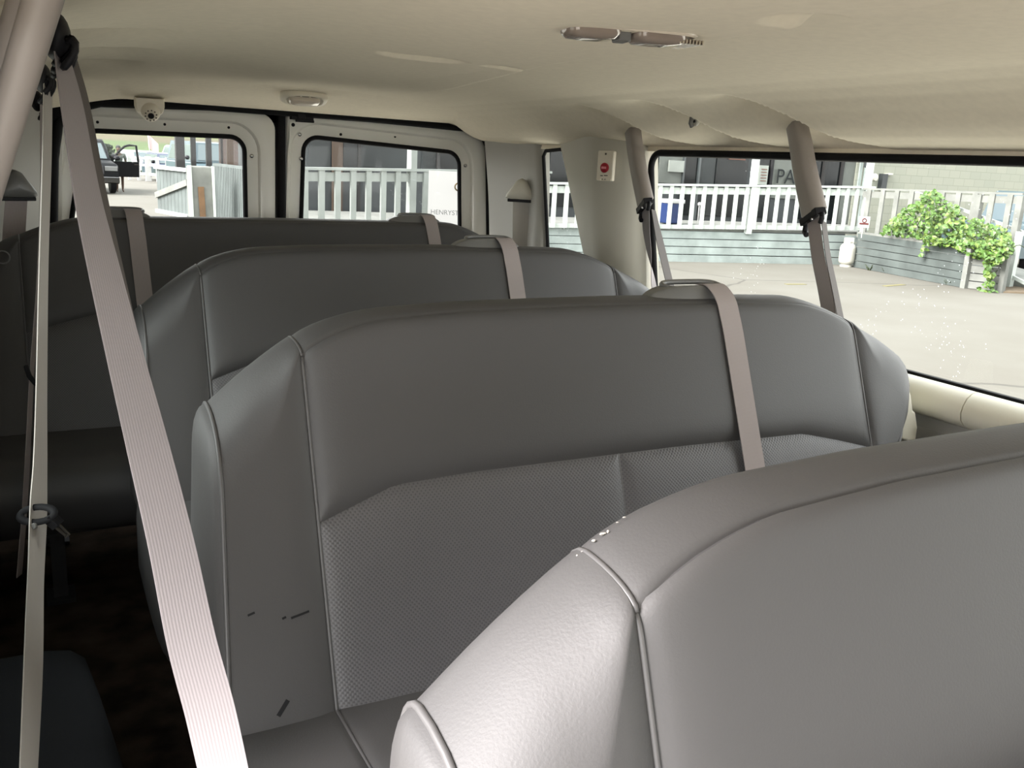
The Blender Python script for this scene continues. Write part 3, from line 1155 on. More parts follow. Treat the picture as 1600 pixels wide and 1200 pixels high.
    for xx in (xl + 0.14, xr - 0.14):
        for yy in (-0.12, -0.52):
            mb = MB()
            mb.bar((xx, y0 + yy, 0.23 + cz0 * 0.7), (xx, y0 + yy, 0.001), 0.035, 0.035)
            mb.box((xx, y0 + yy, 0.006), (0.07, 0.09, 0.010))
            mb.build('leg', 'darksteel', root)
    if P.get('cover'):
        mb = MB()
        poly = [at(u, v, y=1.262) + Vector((0, y0 - 1.339, 0)) for u, v in ((1398, 684), (1404, 640), (1411, 603), (1419, 600), (1424, 618), (1427, 642), (1431, 644), (1434, 668), (1440, 690))]
        poly = [Vector((min(p.x, 1.724), p.y, p.z)) for p in poly]
        mb.prism(poly, (0, 0.05, 0))
        tag(mb.build('back_cover', 'cream', root, bevel=0.004), 'cream plastic cover at the wall end')
    return root


ZT, ZS, ZC = 0.978, 0.927, 0.835
P3 = dict(xl=0.214, xr=1.690, sl=0.339, sr=1.479, sc=0.868, zl=ZC, zt=ZT,
          H=[(0.214, ZC - 0.002), (0.254, 0.870), (0.294, 0.901), (0.336, 0.929), (0.38, 0.950), (0.425, 0.962), (0.462, 0.969), (0.6, 0.976), (0.75, 0.978), (0.93, 0.979), (1.2, 0.976), (1.335, 0.972), (1.387, 0.962), (1.44, 0.945),
             (1.486, 0.927), (1.592, 0.881), (1.635, 0.856), (1.66, 0.836), (1.678, 0.808), (1.690, 0.772)],
          zin=[(0.339, 0.683), (0.46, 0.722), (0.6, 0.727), (1.0, 0.727), (1.30, 0.722), (1.40, 0.700), (1.479, 0.680)], guides=[1.094], cover=True)
b1 = build_bench('nearest grey vinyl bench back filling the lower right corner, its worn piping frayed', 0.502, P3)
b2 = copy_tree(b1)
b1.location.z += 0.004
b2.location.y += 1.339 - 0.502
b2['label'] = 'grey vinyl bench in the middle, scuffed on its left bolster, second from the front'
b3 = copy_tree(b1)
b3.location.y += 2.212 - 0.502
b3['label'] = 'grey vinyl bench third from the front, its round cushion end over the dark aisle'
P4 = dict(xl=-0.13, xr=1.62, sl=-0.03, sr=1.50, sc=0.75, zl=0.87, zt=0.984, cush=-0.045, nose=-0.66,
          H=[(-0.13, 0.86), (-0.08, 0.905), (0.03, 0.95), (0.10, 0.972), (0.145, 0.979), (0.2, 0.984), (0.75, 0.987), (1.30, 0.986), (1.355, 0.981), (1.42, 0.960), (1.50, 0.925), (1.56, 0.892), (1.60, 0.86), (1.62, 0.82)],
          zin=[(-0.03, 0.660), (0.06, 0.685), (0.16, 0.708), (0.3, 0.716), (1.2, 0.716), (1.4, 0.70), (1.5, 0.67)], guides=[0.235, 1.205])
b4 = build_bench('rearmost and widest dark grey bench in front of the rear doors, with two belt guides', 3.02, P4)
mb = MB()
bp = at(4, 401, y=2.92)
mb.tube([(bp.x + 0.018 * math.cos(t * math.pi / 8), 2.905, bp.z + 0.018 * math.sin(t * math.pi / 8)) for t in range(16)], 0.002, 6, loop=True)
mb.build('round_badge', 'guide', b4)

# frayed bits of the worn piping on the nearest bench
def fray(base, n, spread):
    mb = MB()
    for k in range(n):
        p = base(RND.random())
        r = RND.uniform(0.0007, 0.0014)
        mb.ellip(p + Vector((RND.uniform(-spread, spread), RND.uniform(-spread, spread), RND.uniform(0, spread))), (r * RND.uniform(0.8, 2.6), r * 0.8, r * RND.uniform(0.5, 1.2)), 6, 4)
    tag(mb.build('frayed_stitching', 'web_pale', b1), 'pale frayed bits along the top edge')


fray(lambda t: at(lerp(902, 992, t), lerp(861, 794, t) - 4 * math.sin(t * 3), y=0.500) + Vector((0, 0, -0.004)), 9, 0.0012)
fray(lambda t: at(lerp(641, 630, t), lerp(1166, 1200, t), y=0.517), 10, 0.002)
# scuffs on the second bench: thin dark rubbed marks on the vinyl
mb = MB()


def onfront(u, v):
    """where a sight line meets the second bench's front plane"""
    d = ray(u, v)
    n = Vector((0, -1, LEAN)).normalized()
    q = Vector((0, 1.339 - 0.043, 0.980)) + n * 0.0122
    return EYE + d * ((q - EYE).dot(n) / d.dot(n))


for a in (((435, 1119), (450, 1094)), ((441, 967), (447, 964)), ((455, 966), (483, 955)), ((387, 962), (398, 957))):
    p, q = onfront(*a[0]), onfront(*a[1])
    mb = MB()
    mb.bar(p, q, 0.006 if a[0][0] == 435 else 0.003, 0.0008, up=Vector((0, -1, LEAN)))
    tag(mb.build('scuff_mark', 'void', b2), 'dark scuff mark on the left bolster')

# ================================================================== BELTS AND SMALL FITTINGS
def pillar_belt(label, path, widths, depth, ends, lab2=None):
    """plastic boot on the side wall, black guide at its lower end and the straps below"""
    root = thing('seat_belt', label, 'seat belt', path[0], 'shoulder belts along the side walls')
    c = spline(path, 6)
    ws = spline([(w, 0, 0) for w in widths], 6)
    wd = Vector((0.25, 0.95, 0.12)).normalized()
    mb = MB()
    rings = []
    for i, p in enumerate(c):
        t = (c[min(i + 1, len(c) - 1)] - c[max(i - 1, 0)]).normalized()
        d = (wd - t * wd.dot(t)).normalized()
        nn = t.cross(d).normalized()
        if nn.x > 0:
            nn = -nn
        h = ws[i].x / 2
        ring = []
        for a, b in ((-1, 0.0), (-0.97, 0.45), (-0.8, 0.85), (-0.55, 1.0), (0, 1.05), (0.55, 1.0), (0.8, 0.85), (0.97, 0.45), (1, 0.0), (0.9, -0.3), (-0.9, -0.3)):
            ring.append(p + d * (a * h) + nn * (b * depth))
        rings.append(ring)
    first = [q.lerp(c[0], 0.45) - Vector((0, 0, -0.012)) for q in rings[0]]
    mb.rings([first] + rings)
    mb.build('belt_cover', 'boot', root, smooth=45)
    e = c[-1]
    t = (c[-1] - c[-2]).normalized()
    d = (wd - t * wd.dot(t)).normalized()
    nn = t.cross(d).normalized()
    if nn.x > 0:
        nn = -nn
    w = ws[-1].x
    mb = MB()
    mt = Matrix((d, nn, -t)).transposed()
    mb.box(e + t * 0.006 + nn * depth * 0.45, (w * 1.0, depth * 1.1, 0.018), mtx=mt)
    mb.tube([e + t * 0.012 - d * w * 0.5 + nn * depth * 0.4, e + t * 0.026 - d * w * 0.54 + nn * depth * 0.6, e + t * 0.036 - d * w * 0.44 + nn * depth * 0.7], 0.0065, 8)
    mb.tube([e + t * 0.012 + d * w * 0.46 + nn * depth * 0.4, e + t * 0.030 + d * w * 0.52 + nn * depth * 0.6, e + t * 0.040 + d * w * 0.40 + nn * depth * 0.7], 0.0075, 8)
    mb.build('guide_ring', 'black', root, bevel=0.002)
    mb = MB()
    mb.disc(e + t * 0.018 + nn * (depth * 0.95) - d * w * 0.22, nn, 0.004, 0.003, 10)
    mb.build('screw', 'steel', root)
    sc = c[5] + nn * 0
    for s in ends:
        ribbon('webbing', *s, parent=root)
    return root


X1 = 1.66
pA = [at(986, 180, x=X1 + 0.02), at(992, 205, x=X1), at(996, 235, x=X1), at(1003, 275, x=X1), at(1012, 318, x=X1)]
wy = Vector((0.2, 0.97, 0.1))
sA1 = ([at(1009, 326, x=X1 - 0.01), at(1010, 360, x=X1), at(1015, 400, x=X1 + 0.02), at(1022, 450, x=X1 + 0.045)], [wy, wy, Vector((0.4, 0.9, 0)), Vector((0.9, 0.4, 0))], [0.052, 0.052, 0.05, 0.03], 'web_light')
sA2 = ([at(1021, 328, x=X1 - 0.015), at(1030, 372, x=X1 - 0.02), at(1040, 416, x=X1 - 0.03), at(1058, 490, x=X1 - 0.04), at(1075, 560, x=X1 - 0.05)], [Vector((0.9, 0.4, 0.1))] * 5, [0.02, 0.034, 0.036, 0.036, 0.036], 'web_shade')
pillar_belt('shoulder belt with curved taupe cover beside the plate with the red button', pA, [0.046, 0.066, 0.074, 0.076, 0.082], 0.026, [sA1, sA2])
pB = [at(1237, 160, x=X1 + 0.02), at(1246, 185, x=X1), at(1254, 222, x=X1), at(1262, 270, x=X1), at(1276, 334, x=X1)]
sB1 = ([at(1271, 344, x=X1 - 0.012), at(1278, 400, x=X1 - 0.02), at(1288, 450, x=X1 - 0.025), at(1299, 510, x=X1 - 0.03), at(1320, 620, x=X1 - 0.04)], [wy] * 5, [0.046, 0.048, 0.05, 0.05, 0.05], 'web')
sB2 = ([at(1287, 346, x=X1 - 0.006), at(1294, 400, x=X1 - 0.012), at(1304, 450, x=X1 - 0.016), at(1316, 510, x=X1 - 0.020), at(1338, 620, x=X1 - 0.03)], [Vector((0.9, 0.4, 0.1))] * 5, [0.028, 0.030, 0.032, 0.034, 0.036], 'web_shade')  # dark copy stands for the shaded side of the fold
pillar_belt('shoulder belt with a curved taupe cover crossing the middle of the long side window', pB, [0.042, 0.056, 0.064, 0.070, 0.080], 0.026, [sB1, sB2])


def cap_belt(label, c, nrm, xd, strap_bot):
    root = thing('seat_belt', label, 'seat belt', c, 'shoulder belts along the side walls')
    c, nrm, xd = Vector(c), Vector(nrm).normalized(), Vector(xd).normalized()
    zd = Vector((0, 0, 1))
    out = [(-0.062, -0.028), (-0.059, -0.016), (-0.040, 0.010), (-0.018, 0.040), (0, 0.048), (0.018, 0.040), (0.040, 0.010), (0.059, -0.016), (0.062, -0.028), (0.045, -0.036), (-0.045, -0.036)]
    mb = MB()
    rings = []
    for s, h in ((1.0, 0.0), (0.98, 0.018), (0.86, 0.030), (0.5, 0.037), (0.05, 0.039)):
        rings.append([c + xd * (x * s) + zd * (z * s - 0.004 * (1 - s)) + nrm * h for x, z in out])
    mb.rings(rings)
    mb.build('belt_cover', 'trim' if c.x > 1 else 'guide', root, smooth=50)
    mb = MB()
    mb.box(c - zd * 0.038 + nrm * 0.014, (0.104, 0.026, 0.012), mtx=Matrix((xd, nrm, zd)).transposed())
    mb.build('guide_ring', 'black', root, bevel=0.003)
    p0 = c - zd * 0.036 + nrm * 0.012
    p1 = Vector(strap_bot)
    ribbon('webbing', [p0, p0.lerp(p1, 0.33), p0.lerp(p1, 0.66), p1], [xd] * 4, [0.062, 0.064, 0.064, 0.064], 'web_pale' if c.x > 1 else 'web', root)
    return root


dc = at(815, 298, y=3.20)
dn = Vector((-0.85, -0.5, 0.0))
dx = Vector((0.5, -0.85, 0))
dc = Vector((1.722, 3.20, at(815, 298, y=3.2).z))
cc = at(815, 298, x=1.722)
cap_belt('rear shoulder belt under a pointed cap on the right rear pillar', cc, Vector((-0.55, -0.83, 0)), Vector((0.83, -0.55, 0)), at(813, 420, x=1.735))
cl_ = at(22, 290, y=3.16)
cap_belt('rear shoulder belt under a pointed cap on the left rear pillar', cl_, Vector((0.35, -0.94, 0)), Vector((0.94, 0.35, 0)), at(18, 420, y=3.16))


# the three belts hanging on the passenger side
def bundle(root, c, r, n):
    """black guide with loops of gathered webbing"""
    c = Vector(c)
    mb = MB()
    mb.ellip(c, (r * 0.55, r * 1.3, r * 0.95), 16, 10)
    mb.build('guide_housing', 'black', root, smooth=80)
    for k in range(n):
        y = c.y - r * 1.1 + 2.2 * r * k / max(1, n - 1)
        o = Vector((c.x + r * 0.15 + RND.uniform(-0.004, 0.008), y, c.z - r * RND.uniform(0.15, 0.45)))
        mb = MB()
        h = r * RND.uniform(0.55, 0.95)
        mb.tube([o + Vector((0.006 * math.sin(t * 1.5), r * 0.25 * math.sin(t), -h * 0.5 + h * math.cos(t) * 0.8)) for t in [2 * math.pi * j / 14 for j in range(14)]], 0.0042, 6, loop=True)
        mb.build('webbing_loop', 'black', root, smooth=80)


top = ud(103, 88, 1.00)
t1 = thing('seat_belt', 'long pale belt hanging diagonally down the left side in front of everything', 'seat belt', top, 'shoulder belts along the side walls')
bundle(t1, ud(88, 58, 0.97), 0.027, 6)
pts = [ud(*p, d) for p, d in (((97, 84), 0.975), ((112, 160), 0.98), ((136, 300), 0.98), ((163, 420), 0.97), ((197, 560), 0.96), ((232, 700), 0.95), ((268, 850), 0.945), ((299, 1000), 0.94), ((328, 1110), 0.935), ((352, 1215), 0.93))]
W0 = [18, 27, 32, 39, 46, 53, 58, 64, 69, 73]
wds, wid = [], []
for i, p in enumerate(pts):
    d = (p - EYE).dot(AX_F)
    # the strap is twisted edge-on at the top and turns to face the door lower down
    need = W0[i] / FPX * d
    full = 0.049
    wids = min(1.0, need / full)
    ang = math.acos(wids)
    wid.append(AX_R * math.cos(ang) + (p - EYE).normalized() * math.sin(ang))
    wds.append(full)
ribbon('webbing', pts, wid, wds, 'web_light', t1, label='pale front strap')
pts = [ud(*p, d) for p, d in (((106, 84), 1.03), ((127, 160), 1.04), ((153, 300), 1.04), ((180, 420), 1.035), ((203, 520), 1.03), ((222, 620), 1.02), ((240, 700), 1.01))]
ribbon('webbing', pts, [AX_R * 0.36 + (p - EYE).normalized() * 0.93 for p in pts], [0.038, 0.040, 0.044, 0.042, 0.038, 0.034, 0.030], 'web_shade', t1, label='darker return strap')

g2 = ud(66, 122, 1.5)
t2 = thing('seat_belt', 'narrow pale belt hanging straight down at the left edge with a black latch plate', 'seat belt', g2, 'shoulder belts along the side walls')
bundle(t2, g2, 0.026, 4)
pts = [ud(*p, d) for p, d in (((75, 130), 1.50), ((73, 250), 1.50), ((68, 420), 1.50), ((65, 600), 1.47), ((63, 720), 1.45), ((60, 800), 1.41), ((56, 900), 1.33), ((52, 1040), 1.21), ((44, 1215), 1.08))]
W0 = [11, 12, 12, 14, 17, 19, 17, 20, 20]
wid, wds = [], []
for i, p in enumerate(pts):
    need = W0[i] / FPX * (p - EYE).dot(AX_F)
    ang = math.acos(min(1, need / 0.047))
    wid.append(AX_R * math.cos(ang) + (p - EYE).normalized() * math.sin(ang))
    wds.append(0.047)
ribbon('webbing', pts, wid, wds, 'web_pale', t2)
lp_ = ud(58, 804, 1.39)
mb = MB()
mb.tube([lp_ + AX_R * (0.026 * math.cos(a)) + Vector((0, 0, 0.011 * math.sin(a))) + AX_F * (0.012 * math.sin(a)) for a in [2 * math.pi * k / 20 for k in range(20)]], 0.0062, 8, loop=True, flat=0.6)
mb.bar(lp_ + AX_R * 0.018 - Vector((0, 0, 0.004)), lp_ + AX_R * 0.032 - Vector((0, 0, 0.018)), 0.020, 0.012)
pl = mb.build('latch_plate', 'rubber', t2, smooth=50)
mb = MB()
a_ = lp_ + AX_R * 0.030 - Vector((0, 0, 0.016))
mb.bar(a_ + Vector((0, 0, 0.003)), a_ + AX_R * 0.019 - Vector((0, 0, 0.018)), 0.002, 0.003)
mb.bar(a_ - AX_R * 0.004 - Vector((0, 0, 0.004)), a_ + AX_R * 0.013 - Vector((0, 0, 0.020)), 0.002, 0.004)
mb.bar(a_ + AX_R * 0.017 - Vector((0, 0, 0.017)), a_ + AX_R * 0.011 - Vector((0, 0, 0.022)), 0.002, 0.003)
mb.build('tongue', 'chromeM', pl)
mb = MB()
mb.disc(ud(54, 822, 1.375), -AX_F, 0.005, 0.004, 10)
mb.build('stop_button', 'guide', t2)

g3 = ud(58, 158, 2.2)
t3 = thing('seat_belt', 'thin dark belt behind the narrow pale belt, with a black clip halfway down', 'seat belt', g3, 'shoulder belts along the side walls')
bundle(t3, g3, 0.026, 3)
pts = [ud(*p, 2.15) for p in ((66, 165), (66, 300), (60, 450), (50, 580), (44, 700), (38, 800), (30, 900))]
ribbon('webbing', pts, [AX_R * 0.22 + (p - EYE).normalized() * 0.97 for p in pts], [0.038, 0.038, 0.04, 0.04, 0.046, 0.046, 0.046], 'web', t3)
mb = MB()
mb.tube([ud(41, 573, 2.12), ud(46, 588, 2.10), ud(57, 601, 2.10)], 0.006, 8)
mb.build('clip', 'black', t3, smooth=80)
# coat hook
hk = at(1088, 184, x=1.57)
t = thing('coat_hook', 'small grey coat hook in the headliner scoop above the long window', 'hook', hk)
mb = MB()
mb.ellip(hk, (0.010, 0.016, 0.022), 12, 8)
mb.build('base', 'trim', t, smooth=80)
mb = MB()
mb.tube([hk + Vector((-0.006, 0, 0.012)), hk + Vector((-0.018, -0.004, 0.0)), hk + Vector((-0.022, -0.006, -0.016)), hk + Vector((-0.016, -0.006, -0.024))], 0.006, 8)
mb.build('hook', 'guide', t, smooth=80)
mb = MB()
mb.disc(hk + Vector((-0.010, -0.006, -0.010)), (-1, -0.3, 0), 0.004, 0.003, 10)
mb.build('screw', 'void', t)

# red alarm button on the pillar
def on_pillar(u, v):
    # the pillar trim point seen there, and the trim's outward direction
    best = None
    for i in range(5, 80):
        for j in range(40, 93):
            p = Vector(pillar_pt(i / 100, 0.4 + j / 100))
            q = p - EYE
            d = q.dot(AX_F)
            e = (q.dot(AX_R) / d * FPX + 800 - u) ** 2 + (q.dot(AX_D) / d * FPX + 600 - v) ** 2
            if best is None or e < best[0]:
                best = (e, p, i / 100, 0.4 + j / 100)
    _, p, a, z = best
    ta = Vector(pillar_pt(a + 0.06, z)) - Vector(pillar_pt(a - 0.06, z))
    return p, Vector((-ta.y, ta.x, 0)).normalized()


bc, nb = on_pillar(949, 258)
if nb.x > 0:
    nb = -nb
bc += nb * 0.009
xb = Vector((-nb.y, nb.x, 0.0)).normalized()
if xb.y > 0:
    xb = -xb
mtb = Matrix((xb, nb, Vector((0, 0, 1)))).transposed()
t = thing('push_button_plate', 'small white wall plate with a round red push button on the grey pillar', 'push button', bc)
mb = MB()
mb.box(bc, (0.062, 0.016, 0.094), mtx=mtb)
pb = mb.build('plate', 'ivory', t, bevel=0.004)
bb = bc + nb * 0.008
mb = MB()
mb.disc(bb + Vector((0, 0, -0.006)), nb, 0.0155, 0.006, 20)
rb = mb.build('button', 'red', t, smooth=40)
mb = MB()
mb.box(bb + nb * 0.0062 + Vector((0, 0, -0.006)), (0.018, 0.001, 0.007), mtx=mtb)
mb.build('button_print', 'pink', rb)
mb = MB()
mb.disc(bb + Vector((0, 0, 0.037)), nb, 0.0035, 0.001, 10)
mb.build('screw', 'print', t)
for q in (-0.006, 0.004):
    mb = MB()
    mb.disc(bb + xb * q + Vector((0, 0, -0.042)), nb, 0.002, 0.001, 8)
    mb.build('dot', 'print', t)
for q, h, w in ((-0.010, -0.031, 0.010), (0.006, -0.030, 0.014)):
    mb = MB()
    mb.box(bb + xb * q + Vector((0, 0, h)), (w, 0.001, 0.003), mtx=mtb)
    mb.build('printed_line', 'print', t)
for q in (-0.02, 0.02):
    mb = MB()
    mb.box(bb + xb * q + Vector((0, 0, -0.043)), (0.014, 0.004, 0.006), mtx=mtb)
    mb.build('clip', 'ivory', t)
mb = MB()
mb.box(bb + Vector((0, 0, 0.027)), (0.044, 0.003, 0.004), mtx=mtb)
mb.build('ridge', 'ivory', t)

# surveillance camera over the left rear door
cm = at(233, 170, y=3.40)
t = thing('dome_camera', 'small ivory dome camera with a ring of dark dots above the left rear door', 'camera', cm)
mb = MB()
sh = [(-0.046, 0.034), (0.046, 0.034), (0.046, 0.006), (0.040, -0.012), (0.024, -0.026), (0, -0.030), (-0.024, -0.026), (-0.040, -0.012), (-0.046, 0.006)]
mb.rings([[cm + Vector((x * s, -0.02 + h, z * s)) for x, z in sh] for s, h in ((0.92, -0.018), (1, -0.010), (1, 0.03))])
mb.build('housing', 'ivory', t, smooth=35)
cb = cm + Vector((0, -0.034, -0.012))
mb = MB()
mb.ellip(cb, (0.031, 0.026, 0.031), 24, 14)
bl = mb.build('ball', 'ivory', t, smooth=80)
la = Vector((-0.05, -0.85, -0.45)).normalized()
a1 = la.orthogonal().normalized()
a2 = la.cross(a1)
mb = MB()
mb.disc(cb + la * 0.026, la, 0.010, 0.006, 16)
mb.build('lens', 'black', bl, smooth=40)
for k in range(10):
    ang = 2 * math.pi * k / 10
    mb = MB()
    mb.disc(cb + la * 0.0235 + (a1 * math.cos(ang) + a2 * math.sin(ang)) * 0.0175, la + (a1 * math.cos(ang) + a2 * math.sin(ang)) * 0.5, 0.0025, 0.003, 8)
    mb.build('led', 'print', bl)

# lamps in the headliner
lc = at(475, 153, y=3.13)
t = thing('dome_lamp', 'small oval clear lamp on the rear edge of the headliner between the rear doors', 'lamp', lc)
nl = Vector((0, -0.35, -0.94)).normalized()
nl = Vector((0.0, -0.50, -0.87)).normalized()
yl_ = Vector((1, 0, 0)).cross(nl).normalized()


def oval(s, h, ax, ay, c, xd, yd, n, e=0.62, k=32):
    r = []
    for i in range(k):
        a = 2 * math.pi * i / k
        cx, sx = math.cos(a), math.sin(a)
        r.append(c + xd * (ax * s * math.copysign(abs(cx) ** e, cx)) + yd * (ay * s * math.copysign(abs(sx) ** e, sx)) + n * h)
    return r


mb = MB()
mb.rings([oval(s, h, 0.080, 0.036, lc, Vector((1, 0, 0)), yl_, nl, 0.75) for s, h in ((1, -0.01), (1, 0.006), (0.93, 0.012), (0.80, 0.013), (0.74, 0.008))])
mb.build('bezel', 'ivory', t, smooth=50)
mb = MB()
mb.rings([oval(s, h, 0.054, 0.018, lc, Vector((1, 0, 0)), yl_, nl, 0.5) for s, h in ((1, 0.004), (0.97, 0.016), (0.85, 0.021), (0.3, 0.022))])
mb.build('diffuser', 'lens', t, smooth=50)
mb = MB()
for q in (-0.03, 0.0, 0.03):
    mb.bar(lc + Vector((q - 0.013, 0, 0)) + nl * 0.010 - yl_ * 0.024, lc + Vector((q + 0.010, 0, 0)) + nl * 0.010 - yl_ * 0.024, 0.002, 0.004)
mb.build('louvre', 'print', t)

pA_, pB_ = at(872, 36, z=1.388), at(1078, 56, z=1.388)
lc = (pA_ + pB_) / 2
xd = (pB_ - pA_).normalized()
nl = Vector((0, 0, -1))
yd = nl.cross(xd).normalized()
Ln = (pB_ - pA_).length / 2
t = thing('dome_lamp', 'long clear lamp lens in the middle of the headliner near the top edge', 'lamp', lc)
mb = MB()
mb.rings([oval(s, h, Ln * 1.02, 0.046, lc, xd, yd, nl, 0.45) for s, h in ((1.0, -0.012), (1.0, 0.004), (0.95, 0.007), (0.93, -0.004), (0.9, -0.008))])
mb.build('bezel', 'lens', t, smooth=50)
mb = MB()
for c_, hl in ((-0.52, 0.40), (0.48, 0.40)):
    mb.rings([oval(s, h, Ln * hl, 0.036, lc + xd * (Ln * c_), xd, yd, nl, 0.5) for s, h in ((1.0, -0.004), (0.97, 0.010), (0.8, 0.016), (0.3, 0.018))])
mb.build('lens_cover', 'lenscover', t, smooth=60)
mb = MB()
mb.box(lc - xd * Ln * 0.05 + nl * 0.010, (0.018, 0.030, 0.014), mtx=Matrix((xd, yd, nl)).transposed())
mb.build('switch', 'guide', t, bevel=0.002)
mb = MB()
for k in range(8):
    q = lc + xd * (Ln * (0.60 + 0.05 * k)) + nl * 0.012
    mb.bar(q - yd * 0.03, q + yd * 0.03 + xd * 0.012, 0.002, 0.006)
mb.build('rib', 'chrome', t)

# wheel-arch box by the aisle
t = thing('wheel_arch_cover', 'charcoal carpeted wheel arch box in the lower left corner by the aisle', 'wheel arch', (-0.05, 1.3, 0))
mb = MB()
rings = []
for y, s in ((0.55, 1), (1.2, 1.0), (1.5, 1.0), (1.60, 0.96), (1.655, 0.86), (1.68, 0.7)):
    h = 0.35 * s
    w = lerp(0.078, 0.040, (y - 1.2) / 0.45)
    rings.append([Vector(p) for p in ((-0.145, y, 0.0), (-0.145, y, h), (w - 0.07, y, h), (w - 0.03, y, h - 0.008), (w - 0.008, y, h - 0.028), (w + 0.002, y, h - 0.07), (w + 0.02, y, h * 0.4), (w + 0.03, y, 0.0))])
mb.rings(rings)
mb.build('carpet_cover', 'arch', t, smooth=50)

# ================================================================== OUTSIDE
GZ = -0.65
# ---- paved lot
gm = mat('cream_concrete', (0.50, 0.47, 0.385), 0.95)
nt = gm.node_tree
tc = nt.nodes.new('ShaderNodeTexCoord')
n1 = nt.nodes.new('ShaderNodeTexNoise')
n1.inputs['Scale'].default_value = 0.6
n1.inputs['Detail'].default_value = 8
vo = nt.nodes.new('ShaderNodeTexVoronoi')
vo.feature = 'DISTANCE_TO_EDGE'
vo.inputs['Scale'].default_value = 0.22
dn_ = nt.nodes.new('ShaderNodeTexNoise')
dn_.inputs['Scale'].default_value = 0.8
mxv = nt.nodes.new('ShaderNodeMixRGB')
mxv.inputs[0].default_value = 0.35
nt.links.new(tc.outputs['Object'], dn_.inputs['Vector'])
nt.links.new(tc.outputs['Object'], mxv.inputs[1])
nt.links.new(dn_.outputs['Color'], mxv.inputs[2])
nt.links.new(mxv.outputs[0], vo.inputs['Vector'])
nt.links.new(tc.outputs['Object'], n1.inputs['Vector'])
r1 = nt.nodes.new('ShaderNodeValToRGB')
r1.color_ramp.elements[0].position = 0.25
r1.color_ramp.elements[0].color = (0.08, 0.073, 0.057, 1)
r1.color_ramp.elements[1].position = 0.75
r1.color_ramp.elements[1].color = (0.106, 0.101, 0.084, 1)
nt.links.new(n1.outputs['Fac'], r1.inputs[0])
lt = nt.nodes.new('ShaderNodeMath')
lt.operation = 'LESS_THAN'
lt.inputs[1].default_value = 0.004
nt.links.new(vo.outputs['Distance'], lt.inputs[0])
mc = nt.nodes.new('ShaderNodeMixRGB')
mc.inputs[2].default_value = (0.054, 0.05, 0.04, 1)
nt.links.new(lt.outputs[0], mc.inputs[0])
nt.links.new(r1.outputs[0], mc.inputs[1])
nt.links.new(mc.outputs[0], nt.nodes['Principled BSDF'].inputs['Base Color'])
M['ground'] = gm
M['bounce_left'] = mat('grey_bounce_concrete', [0.47, 0.445, 0.39], 0.95, noise=(2, 0.06))
M['bounce_right'] = mat('pale_bounce_concrete', [0.62, 0.59, 0.51], 0.95, noise=(2, 0.06))
lawn = mat('lawn_grass', (0.2, 0.33, 0.06), 0.95)
nt = lawn.node_tree
tc = nt.nodes.new('ShaderNodeTexCoord')
sp = nt.nodes.new('ShaderNodeSeparateXYZ')
nt.links.new(tc.outputs['Object'], sp.inputs[0])
ns = nt.nodes.new('ShaderNodeTexNoise')
ns.inputs['Scale'].default_value = 0.15
nt.links.new(tc.outputs['Object'], ns.inputs['Vector'])
ma = nt.nodes.new('ShaderNodeMath')
ma.operation = 'MULTIPLY_ADD'
ma.inputs[1].default_value = 1.0 / 3.4
nt.links.new(sp.outputs['Z'], ma.inputs[0])
m2 = nt.nodes.new('ShaderNodeMath')
m2.operation = 'MULTIPLY'
m2.inputs[1].default_value = 0.10
nt.links.new(ns.outputs['Fac'], m2.inputs[0])
nt.links.new(m2.outputs[0], ma.inputs[2])
rr_ = nt.nodes.new('ShaderNodeValToRGB')
el = rr_.color_ramp.elements
el[0].position = 0.0
el[0].color = (0.046, 0.08, 0.014, 1)
el[1].position = 0.95
el[1].color = (0.06, 0.072, 0.032, 1)
for p, c in ((0.42, (0.032, 0.054, 0.009, 1)), (0.48, (0.058, 0.049, 0.022, 1)), (0.58, (0.058, 0.049, 0.022, 1)), (0.63, (0.048, 0.064, 0.01, 1)), (0.85, (0.05, 0.066, 0.011, 1)), (0.93, (0.048, 0.06, 0.02, 1))):
    e = el.new(p)
    e.color = c
nt.links.new(ma.outputs[0], rr_.inputs[0])
nt.links.new(rr_.outputs[0], nt.nodes['Principled BSDF'].inputs['Base Color'])
M['lawn'] = lawn

mb = MB()
mb.grid(lambda x, y: (x, y, GZ), [-80, -20, 0, 20, 80], [-40, -10, 10, 30, 60])
tag(mb.build('ground', 'ground'), 'cracked cream concrete parking lot around the van', 'ground', kind='structure')
mb = MB()  # unseen strip added to bounce daylight up onto the headliner
mb.prism([(2.0, -9, GZ + 0.012), (6.9, -9, GZ + 0.012), (6.9, 4.2, GZ + 0.012), (5.2, 6.0, GZ + 0.012), (2.0, 6.0, GZ + 0.012)], (0, 0, -0.03))
tag(mb.build('bounce_pavement', 'bounce_right'), 'added pale concrete strip bouncing daylight in from the driver side', 'bounce_pavement', kind='structure')
mb = MB()  # second unseen strip, added to bounce daylight in through the open door
mb.prism([(-4.5, -9, GZ + 0.012), (-0.4, -9, GZ + 0.012), (-0.4, 6, GZ + 0.012), (-4.5, 6, GZ + 0.012)], (0, 0, -0.03))
tag(mb.build('bounce_pavement', 'bounce_left'), 'added grey concrete strip bouncing daylight in from the passenger side', 'bounce_pavement', kind='structure')
for i, (a, b, w) in enumerate((((1228, 444), (1258, 444), 0.10), ((1382, 447), (1412, 444.5), 0.10))):
    mb = MB()
    p, q = at(*a, z=GZ + 0.004), at(*b, z=GZ + 0.004)
    mb.bar(p, q, w, 0.006)
    tag(mb.build('parking_mark', 'yellow'), ('faint yellow paint dash on the concrete left of the belt across the window', 'faint yellow paint dash on the concrete in front of the planter')[i], 'paint mark', 'yellow dashes on the lot')


